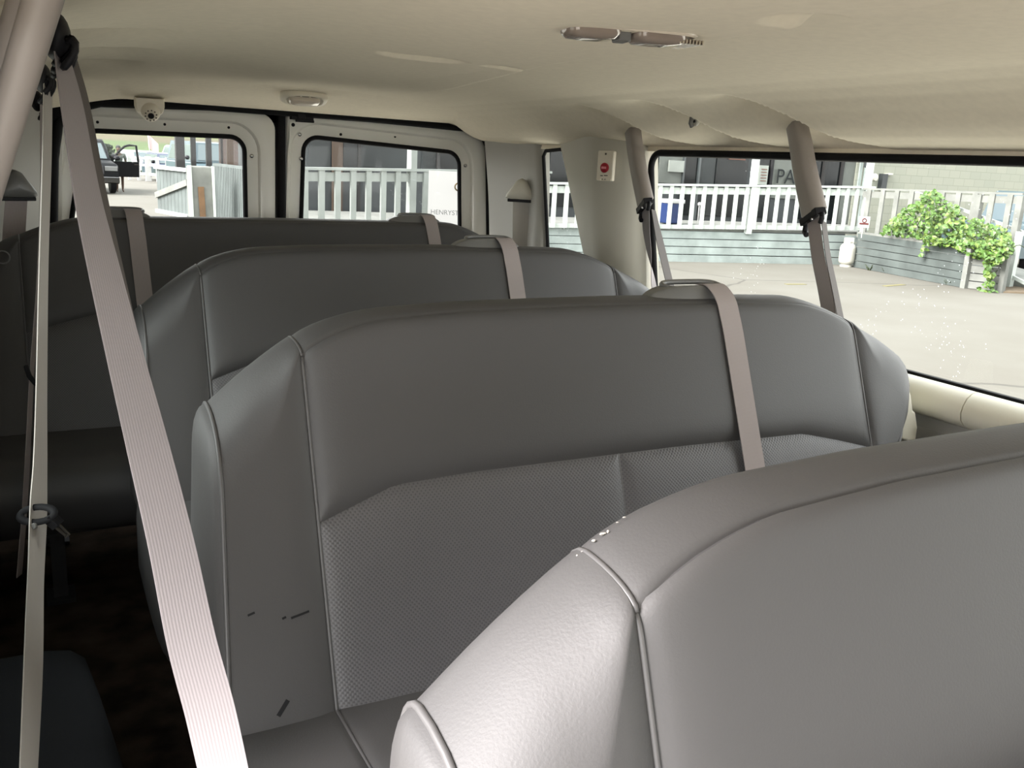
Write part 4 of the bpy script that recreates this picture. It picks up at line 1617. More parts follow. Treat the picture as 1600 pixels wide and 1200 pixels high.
def hill_z(x, y):
    return GZ + 14.0 * ss(y, 64, 155) ** 0.9 + 0.25 * math.sin(x * 0.08) * ss(y, 68, 100)


mb = MB()
mb.grid(lambda x, y: (x, y, hill_z(x, y) - 0.001), [-90 + 6 * i for i in range(33)], [55 + 4 * j for j in range(30)])
tag(mb.build('hillside', 'lawn', smooth=80), 'grassy green hillside with a dry yellow band beyond the lot', 'hillside', kind='structure')

# ---- deck: two skirted fronts with railings
dA, dM, dB, dC = Vector((2.95, 14.35, 0)), Vector((8.85, 15.35, 0)), Vector((8.95, 15.95, 0)), Vector((15.9, 14.85, 0))


def railz(p):
    return 0.86 + (p.x - 9.0) * 0.031


deck = thing('deck', 'raised wooden deck with a grey green board skirt in front of the shop', 'deck', (9, 16, GZ))
mb = MB()
F0, F1 = Vector((2.6, 14.4, 0)), Vector((16.1, 14.84, 0))
mb.prism([(2.45, 14.35, 0.02), (8.9, 15.40, 0.02), (8.95, 15.98, 0.02), (17.15, 14.68, 0.10), (19.0, 17.0, 0.12), (2.45, 19.2, 0.02)], (0, 0, -0.05))
mb.build('platform', 'greywood', deck)
for j, (a, b) in enumerate(((Vector((2.45, 14.30, 0)), Vector((8.9, 15.36, 0))), (Vector((8.9, 15.97, 0)), Vector((17.1, 14.62, 0))))):
    for k in range(4):
        z = GZ + 0.075 + 0.163 * k
        sl_ = 0.0 if j == 0 else 0.01
        mb = MB()
        mb.bar(a + Vector((0, 0, z)), b + Vector((0, 0, z + sl_ * k)), 0.03, 0.150)
        mb.build('skirt_board', 'deckwood2', deck)


def railing(label, a, b, zt, zb, sp, posts, group='deck railings', pw=0.085, name='railing', topw=0.14, mt='deckwood', posth=None, skip=()):
    a, b = Vector(a), Vector(b)
    root = thing(name, label, 'railing', (a.x, a.y, zb(a)), group)
    L = (b - a).length
    d = (b - a).normalized()
    n = Vector((d.y, -d.x, 0)).normalized()
    if n.y > 0:
        n = -n

    def P(t, z):
        p = a + d * t
        return Vector((p.x, p.y, z(p)))
    mb = MB()
    mb.bar(P(0, zt), P(L, zt), topw, 0.04)
    mb.build('top_rail', mt, root)
    mb = MB()
    mb.bar(P(0, lambda p: zt(p) - 0.12), P(L, lambda p: zt(p) - 0.12), 0.035, 0.135)
    mb.build('upper_rail', mt, root)
    mb = MB()
    mb.bar(P(0, lambda p: zb(p) + 0.04), P(L, lambda p: zb(p) + 0.04), 0.04, 0.085)
    mb.build('lower_rail', mt, root)
    k = 0
    t = sp * 0.5
    while t < L:
        mb = MB()
        q0, q1 = P(t, zb) + n * 0.035, P(t, zt) + n * 0.035 - Vector((0, 0, 0.02))
        mb.bar(q0, q1, pw, 0.035, up=n)
        mb.build('picket', mt, root)
        t += sp
    for t, h in posts:
        mb = MB()
        q = P(t, zb)
        mb.bar(q - Vector((0, 0, 0.1)), q + Vector((0, 0, h)), 0.12, 0.12, up=n)
        mb.build('post', mt, root)
    return root


A_ = Vector((3.95, 14.30, 0))
zt1 = lambda p: 0.975 + (p.x - 3.75) * 0.022
zb1 = lambda p: 0.06 + (p.x - 3.75) * 0.01
a1_, b1_ = Vector((3.55, 13.63, 0)), Vector((8.75, 15.05, 0))
best = min((abs((lambda c: (c.dot(AX_R) / c.dot(AX_F)) * FPX + 800 - 643)(a1_.lerp(b1_, k / 400) + Vector((0, 0, 0.9)) - EYE)), k / 400) for k in range(401))
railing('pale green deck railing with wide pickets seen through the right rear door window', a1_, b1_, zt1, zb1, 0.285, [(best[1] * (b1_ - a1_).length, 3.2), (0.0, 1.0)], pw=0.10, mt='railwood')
a2_, b2_ = Vector((8.95, 15.90, 0)), Vector((17.05, 14.62, 0))
zt2 = lambda p: 0.86 + (p.x - 9.0) * 0.032
zb2 = lambda p: -0.01 + (p.x - 9.0) * 0.020
Lr = (b2_ - a2_).length
tp = []
for u_ in (1176, 1353):
    # where those posts stand along the rail
    best = min((abs((lambda c: (c.dot(AX_R) / c.dot(AX_F)) * FPX + 800 - u_)(a2_.lerp(b2_, k / 400) + Vector((0, 0, 0.9)) - EYE)), k / 400) for k in range(401))
    tp.append(best[1] * Lr)
railing('pale green deck railing with a tall post seen through the long side window', a2_, b2_, zt2, zb2, 0.262, [(tp[0], 3.0), (tp[1], 3.0)], pw=0.088)
# boarded fence and gate at the near end of the deck
fa, fb = ud(337, 256, 15.2), ud(392, 256, 13.2)
fa.z = fb.z = 0
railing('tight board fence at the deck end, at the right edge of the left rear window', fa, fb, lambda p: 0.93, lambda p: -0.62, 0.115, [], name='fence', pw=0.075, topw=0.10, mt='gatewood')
ga, gb = at(247, 300, y=17.4), at(297, 300, y=16.0)
gate = thing('gate', 'grey green boarded gate with one diagonal brace seen through the left rear window', 'gate', (ga.x, ga.y, 0))
zt_, zb_ = 0.80, 0.02
dg_ = Vector((gb.x - ga.x, gb.y - ga.y, 0))
ng = Vector((dg_.y, -dg_.x, 0)).normalized()
for k in range(9):
    p = Vector((ga.x, ga.y, 0)) + dg_ * ((k + 0.5) / 9)
    mb = MB()
    mb.bar(p + Vector((0, 0, zb_)), p + Vector((0, 0, zt_)), dg_.length / 9 * 0.94, 0.03, up=ng)
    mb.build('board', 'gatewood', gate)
mb = MB()
mb.bar(Vector((ga.x, ga.y, 0.33)) + ng * 0.04, Vector((gb.x, gb.y, 0.62)) + ng * 0.04, 0.04, 0.10)
mb.build('brace', 'greywood', gate)
for z in (zt_ + 0.02, 0.06):
    mb = MB()
    mb.bar(Vector((ga.x, ga.y, z)) + ng * 0.03, Vector((gb.x, gb.y, z)) + ng * 0.03, 0.07, 0.06)
    mb.build('rail', 'deckwood', gate)
mb = MB()
mb.bar(Vector((ga.x, ga.y, -0.35)) + ng * 0.06, Vector((gb.x, gb.y, -0.35)) + ng * 0.06, 0.03, 0.6)
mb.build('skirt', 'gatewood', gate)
# wrapped column beside the gate
cp = at(315, 320, y=14.6)
t = thing('column', 'thick grey boarded post with a raw orange stripe beside the gate', 'post', (cp.x, cp.y, GZ))
mb = MB()
mb.bar((cp.x, cp.y, GZ), (cp.x - 0.02, cp.y, 0.92), 0.34, 0.30, up=Vector((0, 1, 0)))
mb.build('shaft', 'greywood', t, bevel=0.02)
mb = MB()
mb.bar((cp.x + 0.02, cp.y - 0.165, GZ), (cp.x - 0.03, cp.y - 0.165, 0.62), 0.085, 0.03, up=Vector((0, 1, 0)))
mb.build('raw_strip', 'rawwood', t)
for q, w in ((-0.175, 0.05), (0.16, 0.035)):
    mb = MB()
    mb.bar((cp.x + q + 0.02, cp.y - 0.16, GZ), (cp.x + q - 0.01, cp.y - 0.16, 0.93), w, 0.05, up=Vector((0, 1, 0)))
    mb.build('corner_board', 'deckwood', t)
# dark roof posts of the porch
for i, (u_, w, lab) in enumerate(((281, 0.16, 'widest dark brown porch post at the left, beside the grassy view'), (302, 0.09, 'dark brown porch post just right of the widest one'),
                                  (326, 0.10, 'dark brown porch post in front of the middle of the parked van'), (346.5, 0.045, 'thinnest dark porch post in the left rear window'), (359, 0.12, 'brown porch post by the mottled brick wall'))):
    p = at(u_, 240, y=18.6)
    mb = MB()
    mb.bar((p.x, 18.6, 0.02), (p.x, 18.6, 3.3), w, w, up=Vector((0, 1, 0)))
    tag(mb.build('porch_post', 'darkpost' if i != 4 else 'brownpost', bevel=0.004), lab, 'post', 'dark posts of the porch')

# ---- shop front
shop = thing('shop_building', 'dark slate shop front with big dim windows behind the deck', 'building', (10, 18.5, GZ))


def fy(x):
    return 19.0 - (x - 4.4) * 0.10


mb = MB()
mb.prism([(4.4, fy(4.4) + 0.06, GZ), (19.9, fy(19.9) + 0.06, GZ), (19.9, fy(19.9) + 3, GZ), (4.4, 22, GZ)], (0, 0, 5.0))
mb.build('wall', 'slate', shop)


def fx(u):
    # x on the shop front seen at that column
    lo, hi = 3.0, 30.0
    for _ in range(50):
        m_ = (lo + hi) / 2
        c = Vector((m_, fy(m_), 1.2)) - EYE
        if c.dot(AX_R) / c.dot(AX_F) * FPX + 800 < u:
            lo = m_
        else:
            hi = m_
    return lo


panes = [(482, 517, 'pane_grey', 0.7), (537, 560, 'pane_dark', 0.75), (562, 640, 'pane_grey', 0.98), (660, 683, 'pane_grey', 0.98), (686, 735, 'pane_dark', 0.7), (740, 856, 'pane_grey', 0.3), (860, 905, 'pane_dark', 0.3), (950, 1028, 'pane_dark', 0.2),
         (1030, 1066, 'pane_pale', 0.95), (1068, 1090, 'pane_dark', 0.2), (1092, 1117, 'pane_grey', 0.2), (1119, 1168, 'pane_dark', 0.2), (1182, 1203, 'pane_dark', 0.2), (1205, 1250, 'pane_pale', 0.7), (1252, 1284, 'pane_dark', 0.2), (1286, 1312, 'pane_dark', 0.2), (1314, 1340, 'pane_pale', 0.1)]
for u0, u1, m_, z0 in panes:
    x0, x1 = fx(u0), fx(u1)
    mb = MB()
    mb.add([(x0, fy(x0) + 0.02, z0), (x1, fy(x1) + 0.02, z0), (x1, fy(x1) + 0.02, 3.2), (x0, fy(x0) + 0.02, 3.2)], [(0, 1, 2, 3)])
    mb.prism([(x0, fy(x0) + 0.02, z0), (x1, fy(x1) + 0.02, z0), (x1, fy(x1) + 0.05, z0), (x0, fy(x0) + 0.05, z0)], (0, 0, 3.2 - z0))
    mb.build('window_pane', m_, shop)
for u0, m_, w in ((527, 'brownpost', 0.22), (561, 'darkpost', 0.05), (684.5, 'darkpost', 0.06), (1067, 'pane_grey', 0.05), (1091, 'pane_grey', 0.05), (1204, 'void', 0.06), (1285, 'darkpost', 0.09), (1313, 'darkpost', 0.08), (1341, 'deckwood2', 0.10), (1350, 'deckwood2', 0.14)):
    x0 = fx(u0)
    mb = MB()
    mb.bar((x0, fy(x0) - 0.01, 0.02), (x0, fy(x0) - 0.01, 3.2), w, 0.06, up=Vector((0, 1, 0)))
    mb.build('mullion', m_, shop)
# writing in the window
xP = fx(1211)
pz = Vector((xP, fy(xP) - 0.03, 0))
hdr = Vector((1, -0.10, 0)).normalized()
c = Vector((xP, fy(xP), 0)) - EYE
dep = c.dot(AX_F)
zl = ud(1211, 286, dep).z
text_mesh('window_lettering', 'PA', 'letterdark', (pz.x, pz.y, zl), hdr, (0, 0, 1), 0.52, shop)


def wallboard(name, label, cat, u0, u1, v0, v1, m_, off=0.05):
    x0, x1 = fx(u0), fx(u1)
    dep = (Vector((x0, fy(x0), 1.2)) - EYE).dot(AX_F)
    zt_, zb_ = ud(u0, v0, dep).z, ud(u0, v1, dep).z
    t_ = thing(name, label, cat, (x0, fy(x0) - off, zb_))
    mb = MB()
    mb.prism([(x0, fy(x0) - off, zb_), (x1, fy(x1) - off, zb_), (x1, fy(x1) - off + 0.05, zb_), (x0, fy(x0) - off + 0.05, zb_)], (0, 0, zt_ - zb_))
    mb.build('board', m_, t_)
    return t_, x0, x1, zb_, zt_


t_, x0, x1, zb_, zt_ = wallboard('sign_board', 'small orange sign board high in the shop window left of the tall post', 'sign', 1136, 1160, 238, 249, 'neon')
for k in range(3):
    xx = lerp(x0, x1, 0.2 + 0.28 * k)
    mb = MB()
    mb.box((xx, fy(xx) - 0.07, lerp(zb_, zt_, 0.55)), ((x1 - x0) * 0.18, 0.02, (zt_ - zb_) * 0.5))
    mb.build('raised_figure', 'tank', t_)
t_, x0, x1, zb_, zt_ = wallboard('notice_poster', 'grey paper notice in the shop window just right of the tall post', 'poster', 1184, 1197, 258, 288, 'pane_pale')
mb = MB()
for k in range(5):
    mb.box(((x0 + x1) / 2, fy(x0) - 0.07, lerp(zt_, zb_, 0.2 + 0.15 * k)), ((x1 - x0) * 0.7, 0.01, 0.02))
mb.build('printed_lines', 'neon', t_)
t_, x0, x1, zb_, zt_ = wallboard('metal_plate', 'pale metal plate under the dark window near the left end of the long side window', 'plate', 1043, 1066, 250, 268, 'pane_pale')

# block wall to the right
bw = thing('block_wall_building', 'pale green concrete block building at the right behind the ramp', 'building', (24, 17, GZ))
mb = MB()
yb = lambda x: 17.45 - (x - 19.9) * 0.06
mb.prism([(19.6, yb(19.6), GZ), (60, yb(60), GZ), (60, 26, GZ), (19.6, 26, GZ)], (0, 0, 6.0))
mb.build('wall', 'block', bw)


def onblock(u, v, off=0.06):
    d = ray(u, v)
    # wall plane y = 17.45 - .06 (x-19.9)
    t = (17.45 - off + 0.06 * 19.9 - EYE.y - 0.06 * EYE.x) / (d.y + 0.06 * d.x)
    return EYE + d * t


p = onblock(1379, 284)
t_ = thing('meter_box', 'dark electric meter box on the block wall beside the corner post', 'meter', p)
mb = MB()
mb.box(p, (0.20, 0.16, 0.42))
mb.build('box', 'slate', t_, bevel=0.01)
mb = MB()
mb.bar(p + Vector((0.05, 0, 0.2)), p + Vector((0.30, 0, 0.22)), 0.12, 0.04)
mb.build('hood', 'tank', t_)
p = onblock(1366, 277, 0.12)
mb = MB()
mb.lathe([(0.001, 0.06), (0.07, 0.05), (0.10, 0.02), (0.105, -0.02), (0.09, -0.06), (0.001, -0.07)], p, 20, 'Y')
tag(mb.build('wall_lamp', 'tank', smooth=50), 'round cream wall lamp between the corner post and the meter box', 'lamp')
p = at(1365, 250, y=17.0)
mb = MB()
mb.bar((p.x, 17.2, 1.6), (p.x, 17.2, 3.2), 0.12, 0.10, up=Vector((0, 1, 0)))
tag(mb.build('conduit_box', 'slate', bevel=0.01), 'dark conduit box high on the block wall beside the corner post', 'conduit')

# mottled brick building far behind the porch
p = at(375, 235, y=30)
mb = MB()
mb.prism([(p.x - 0.65, 30, GZ), (p.x + 3, 29, GZ), (p.x + 3, 34, GZ), (p.x + 0.9, 34, GZ)], (0, 0, 5))
tag(mb.build('brick_building', 'redbrick'), 'mottled brick building at the upper right corner of the left rear window', 'building')

# white banner with grey letters on the railing
ba = ud(670, 268, 14.3)
bb_ = ud(735, 271, 14.3)
dirb = (Vector((bb_.x, bb_.y, 0)) - Vector((ba.x, ba.y, 0)))
t_ = thing('banner', 'white banner with grey letters hanging on the deck railing', 'banner', ba)
lo_ = -0.20
mb = MB()
nb_ = Vector((dirb.y, -dirb.x, 0)).normalized()
if nb_.y > 0:
    nb_ = -nb_
bp_ = [Vector((ba.x, ba.y, 0)) + dirb * (k / 12) for k in range(13)]
mb.rings([[Vector((q.x, q.y, z)) + nb_ * (0.010 * math.sin(q.x * 7 + z * 4) + o) for z, o in ((1.035, 0), (0.7, 0), (0.4, 0), (lo_, 0), (lo_, -0.012), (0.4, -0.012), (1.035, -0.012))] for q in bp_])
bo = mb.build('cloth', 'banner', t_, smooth=60)
lp_ = ud(673, 334, 14.25)
text_mesh('lettering', "HENRYST", 'grey_print', lp_ + nb_ * 0.05, dirb, (0, 0, 1), 0.105, t_)
lp_ = ud(717, 292, 14.25) + nb_ * 0.04
mb = MB()
mb.tube([lp_ + dirb.normalized() * 0.06 * math.cos(a) + Vector((0, 0, 0.06 * math.sin(a))) for a in [2 * math.pi * k / 16 for k in range(16)]], 0.012, 6, loop=True)
mb.build('round_emblem', 'brass', t_)

# blue cooler behind the railing
p = at(1046, 356, y=16.6)
t_ = thing('cooler', 'blue drinks cooler with a white lid behind the deck railing', 'cooler', (p.x, 16.6, 0.07))
mb = MB()
mb.box((p.x, 16.6, 0.31), (0.42, 0.36, 0.46))
mb.build('body', 'blue', t_, bevel=0.03)
mb = MB()
mb.box((p.x, 16.6, 0.575), (0.46, 0.40, 0.09))
mb.build('lid', 'white', t_, bevel=0.02)
p = at(1093, 319, y=16.6)
mb = MB()
mb.ellip((p.x, 16.6, p.z), (0.045, 0.045, 0.045))
mb.tube([(p.x, 16.6, p.z), (p.x, 16.6, 0.08)], 0.012, 8)
tag(mb.build('globe_light', 'white', smooth=80), 'tiny white globe light on a stake behind the railing', 'light')

# ---- planter, sign, tank, vine
pl_ = thing('planter', 'long grey green boarded planter box running along the ramp', 'planter', (16, 12.5, GZ))
s0, s1 = Vector((16.35, 14.25, 0)), Vector((15.72, 11.02, 0))
e1 = at(1565, 457, z=GZ)
e1.z = 0
zpt = 0.10
for k in range(5):
    z = GZ + 0.075 + 0.15 * k
    mb = MB()
    mb.bar(s0 + Vector((0, 0, z + 0.004 * k)), s1 + Vector((0, 0, z)), 0.04, 0.138)
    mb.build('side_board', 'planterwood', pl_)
    mb = MB()
    mb.bar(s1 + Vector((0.02, 0, z)), e1 + Vector((0, 0, z)), 0.04, 0.132)
    mb.build('end_board', 'greywood', pl_)
for q in (s1, e1):
    mb = MB()
    mb.bar(q + Vector((-0.03, 0, GZ)), q + Vector((-0.03, 0, zpt)), 0.10, 0.10, up=Vector((0, 1, 0)))
    mb.build('corner_post', 'greywood', pl_)
mb = MB()
mb.bar(s0 + Vector((0.06, 0, zpt + 0.02)), s1 + Vector((0.06, 0, zpt)), 0.16, 0.035)
mb.build('cap_board', 'greywood', pl_)
mb = MB()
mb.prism([s0 + Vector((0.1, 0, 0.0)), s1 + Vector((0.1, 0, 0.0)), e1, Vector((17.1, 14.2, 0.0))], (0, 0, 0.03))
mb.build('soil', 'carpet', pl_)

vine = thing('climbing_vine', 'bright green leafy vine sprawling over the planter box', 'plant', (16.3, 11.8, 0.05))
RV = random.Random(5)
blobs = []     # (u, v, x-plane, ru, rv, n)
leaf_pts = []


def scatter(poly, xa, xb, n):
    us = [p[0] for p in poly]
    vs = [p[1] for p in poly]
    k = 0
    while k < n:
        u, v = RV.uniform(min(us), max(us)), RV.uniform(min(vs), max(vs))
        ins = False
        j = len(poly) - 1
        for i in range(len(poly)):
            (ui, vi), (uj, vj) = poly[i], poly[j]
            if (vi > v) != (vj > v) and u < (uj - ui) * (v - vi) / (vj - vi) + ui:
                ins = not ins
            j = i
        if ins:
            leaf_pts.append(at(u, v, x=RV.uniform(xa, xb)))
            k += 1


scatter([(1376, 366), (1384, 352), (1402, 336), (1412, 326), (1432, 318), (1442, 302), (1452, 298), (1470, 303), (1478, 316), (1496, 322), (1504, 340), (1530, 344), (1536, 352), (1562, 352), (1580, 362), (1584, 380), (1580, 398), (1566, 412), (1550, 410), (1530, 408), (1512, 398), (1500, 394), (1476, 382), (1450, 374), (1410, 370)], 15.75, 16.5, 1500)
scatter([(1430, 368), (1480, 372), (1520, 380), (1578, 372), (1584, 392), (1560, 412), (1520, 402), (1480, 384), (1446, 384)], 15.55, 15.8, 480)
scatter([(1444, 372), (1462, 376), (1448, 398), (1438, 402)], 15.75, 15.85, 16)
scatter([(1536, 405), (1556, 408), (1552, 450), (1566, 458), (1534, 458), (1528, 450), (1540, 440)], 15.60, 15.75, 90)
scatter([(1445, 300), (1470, 296), (1476, 310), (1440, 312)], 15.9, 16.2, 24)
scatter([(1518, 352), (1536, 344), (1534, 366)], 15.9, 16.1, 16)


def leaves(pts, m_, lo, hi):
    mb = MB()
    for c in pts:
        s = RV.uniform(lo, hi)
        n = Vector((RV.uniform(-1.2, 0.3), RV.uniform(-1.3, 0.2), RV.uniform(0.1, 1.3))).normalized()
        a = n.orthogonal().normalized()
        a = (Matrix.Rotation(RV.uniform(0, 6.28), 3, n) @ a)
        b = n.cross(a)
        # pointed, slightly folded leaf
        sh_ = [(0, -0.5, 0), (0.42, -0.2, 0.10), (0.34, 0.22, 0.08), (0, 0.62, -0.06), (-0.34, 0.22, 0.08), (-0.42, -0.2, 0.10), (0, 0.0, 0)]
        vs = [c + a * (x * s) + b * (y * s) + n * (z * s) for x, y, z in sh_]
        mb.add(vs, [(0, 1, 6), (1, 2, 6), (2, 3, 6), (3, 4, 6), (4, 5, 6), (5, 0, 6)])
    return mb.build('foliage', m_, vine)


i0 = len(leaf_pts)
leaves([p for k, p in enumerate(leaf_pts) if k % 3], 'leaf', 0.06, 0.115)
leaves([p for k, p in enumerate(leaf_pts) if k % 3 == 0], 'leaf2', 0.06, 0.11)
mb = MB()
for k in range(26):
    c = RV.choice(leaf_pts)
    root_ = Vector((16.4, min(14.0, c.y + RV.uniform(-0.3, 0.3)), 0.02))
    mid_ = (c + root_) / 2 + Vector((RV.uniform(-0.1, 0.1), RV.uniform(-0.1, 0.1), 0.18))
    mb.tube(spline([root_, mid_, c], 4), 0.008, 5)
mb.build('stems', 'stem', vine)
for i, (u, v) in enumerate(((1358, 412), (1384, 420), (1482, 441))):
    c0 = at(u, v + 3, x=16.2 if i < 2 else 15.8)
    c0.z = GZ
    mb = MB()
    for k in range(9):
        a = RV.uniform(0, 6.28)
        tip = c0 + Vector((0.09 * math.cos(a), 0.09 * math.sin(a), RV.uniform(0.06, 0.16)))
        mb.bar(c0 + Vector((RV.uniform(-0.03, 0.03), RV.uniform(-0.03, 0.03), 0)), tip, 0.018, 0.004)
    tag(mb.build('weed_tuft', 'stem'), ('small weed growing at the planter foot nearest the tank', 'small weed at the planter foot second from the tank', 'small weed at the planter foot near its outer corner')[i], 'weed', 'weeds at the planter foot')

p = at(1349, 366, x=16.35)
t_ = thing('lot_sign', 'small white sign with red print on a stake in the planter end', 'sign', p)
c0 = at(1350, 347, x=16.30)
wd_ = Vector((0.88, -0.47, 0))
mb = MB()
mb.bar(c0 - wd_ * 0.125, c0 + wd_ * 0.125, 0.012, 0.245)
mb.build('panel', 'white', t_)
mb = MB()
mb.bar(Vector((c0.x + 0.01, c0.y + 0.01, 0.02)), c0 + Vector((0.01, 0.01, 0)), 0.03, 0.02)
mb.build('stake', 'white', t_)
nn_ = Vector((-0.47, -0.88, 0))
mb = MB()
mb.tube([c0 + nn_ * 0.01 + Vector((0, 0, 0.035)) + wd_ * 0.042 * math.cos(a) + Vector((0, 0, 0.042 * math.sin(a))) for a in [2 * math.pi * k / 18 for k in range(18)]], 0.010, 6, loop=True)
mb.build('round_symbol', 'signred', t_)
mb = MB()
mb.bar(c0 + nn_ * 0.012 - wd_ * 0.10 - Vector((0, 0, 0.035)), c0 + nn_ * 0.012 + wd_ * 0.10 - Vector((0, 0, 0.035)), 0.006, 0.032)
mb.build('printed_line', 'signred', t_)

tp_ = at(1321, 416.5, z=GZ)
t_ = thing('propane_tank', 'cream propane tank standing on the concrete at the planter corner', 'gas tank', tp_)
mb = MB()
mb.lathe([(0.11, 0.0), (0.13, 0.0), (0.13, 0.03), (0.10, 0.05), (0.16, 0.09), (0.172, 0.14), (0.172, 0.40), (0.165, 0.45), (0.13, 0.50), (0.07, 0.53), (0.001, 0.54)], tp_, 28)
mb.build('cylinder', 'tank', t_, smooth=50)
mb = MB()
ring_o = []
for r, z in ((0.105, 0.50), (0.108, 0.64), (0.100, 0.645), (0.097, 0.50)):
    ring_o.append([tp_ + Vector((r * math.cos(math.radians(a)), r * math.sin(math.radians(a)), z)) for a in range(-60, 245, 15)])
mb.rings([list(q) for q in zip(*ring_o)])
mb.build('collar', 'tank', t_, smooth=50)
mb = MB()
mb.lathe([(0.025, 0.52), (0.025, 0.58), (0.04, 0.585), (0.04, 0.605), (0.01, 0.61)], tp_, 14)
mb.build('valve', 'brass', t_, smooth=50)

# ---- ramp and its railing
rp_ = thing('ramp', 'wooden ramp with tan orange landing boards beyond the planter', 'ramp', (16.9, 11, GZ))
mb = MB()
mb.prism([(16.75, 14.6, 0.05), (16.75, 9.2, GZ + 0.03), (16.75, 9.2, GZ), (16.75, 14.6, GZ)], (1.3, 0, 0))
mb.build('slope', 'greywood', rp_)
mb = MB()
lo_pts = [at(1564, 455, z=GZ + 0.03), at(1660, 459, z=GZ + 0.03), at(1660, 436, z=GZ + 0.16), at(1572, 422, z=GZ + 0.16)]
mb.prism(lo_pts, (0, 0, -0.03))
mb.build('landing_boards', 'rampwood', rp_)
ra, rb_ = Vector((16.6, 14.5, 0)), Vector((16.75, 10.85, 0))
zr_t = lambda p: 1.075 + (14.5 - p.y) * 0.022
railing('weathered railing with dark gaps along the ramp behind the vine', ra, rb_, zr_t, lambda p: 0.0, 0.36, [(2.78, 1.1), (3.62, 1.12)], mt='greywood', pw=0.11, topw=0.09)
h0, h1 = at(1427, 299, x=16.85), at(1640, 378, x=16.95)
t_ = thing('handrail', 'pale sloping handrail descending beside the ramp with a leaning post', 'handrail', h1)
mb = MB()
mb.bar(h0, h1, 0.09, 0.05)
mb.build('rail', 'deckwood', t_)
q1, q0 = at(1592, 362, x=16.62), at(1580, 428, x=16.62)
mb = MB()
mb.bar(Vector((q0.x, q0.y, GZ)), Vector((q1.x, q0.y - 0.02, q1.z)), 0.11, 0.09, up=Vector((0, 1, 0)))
mb.build('post', 'deckwood', t_)
mb = MB()
mb.bar(at(1566, 424, x=16.64), at(1640, 462, x=16.6), 0.06, 0.06)
mb.build('lower_rail', 'deckwood', t_)

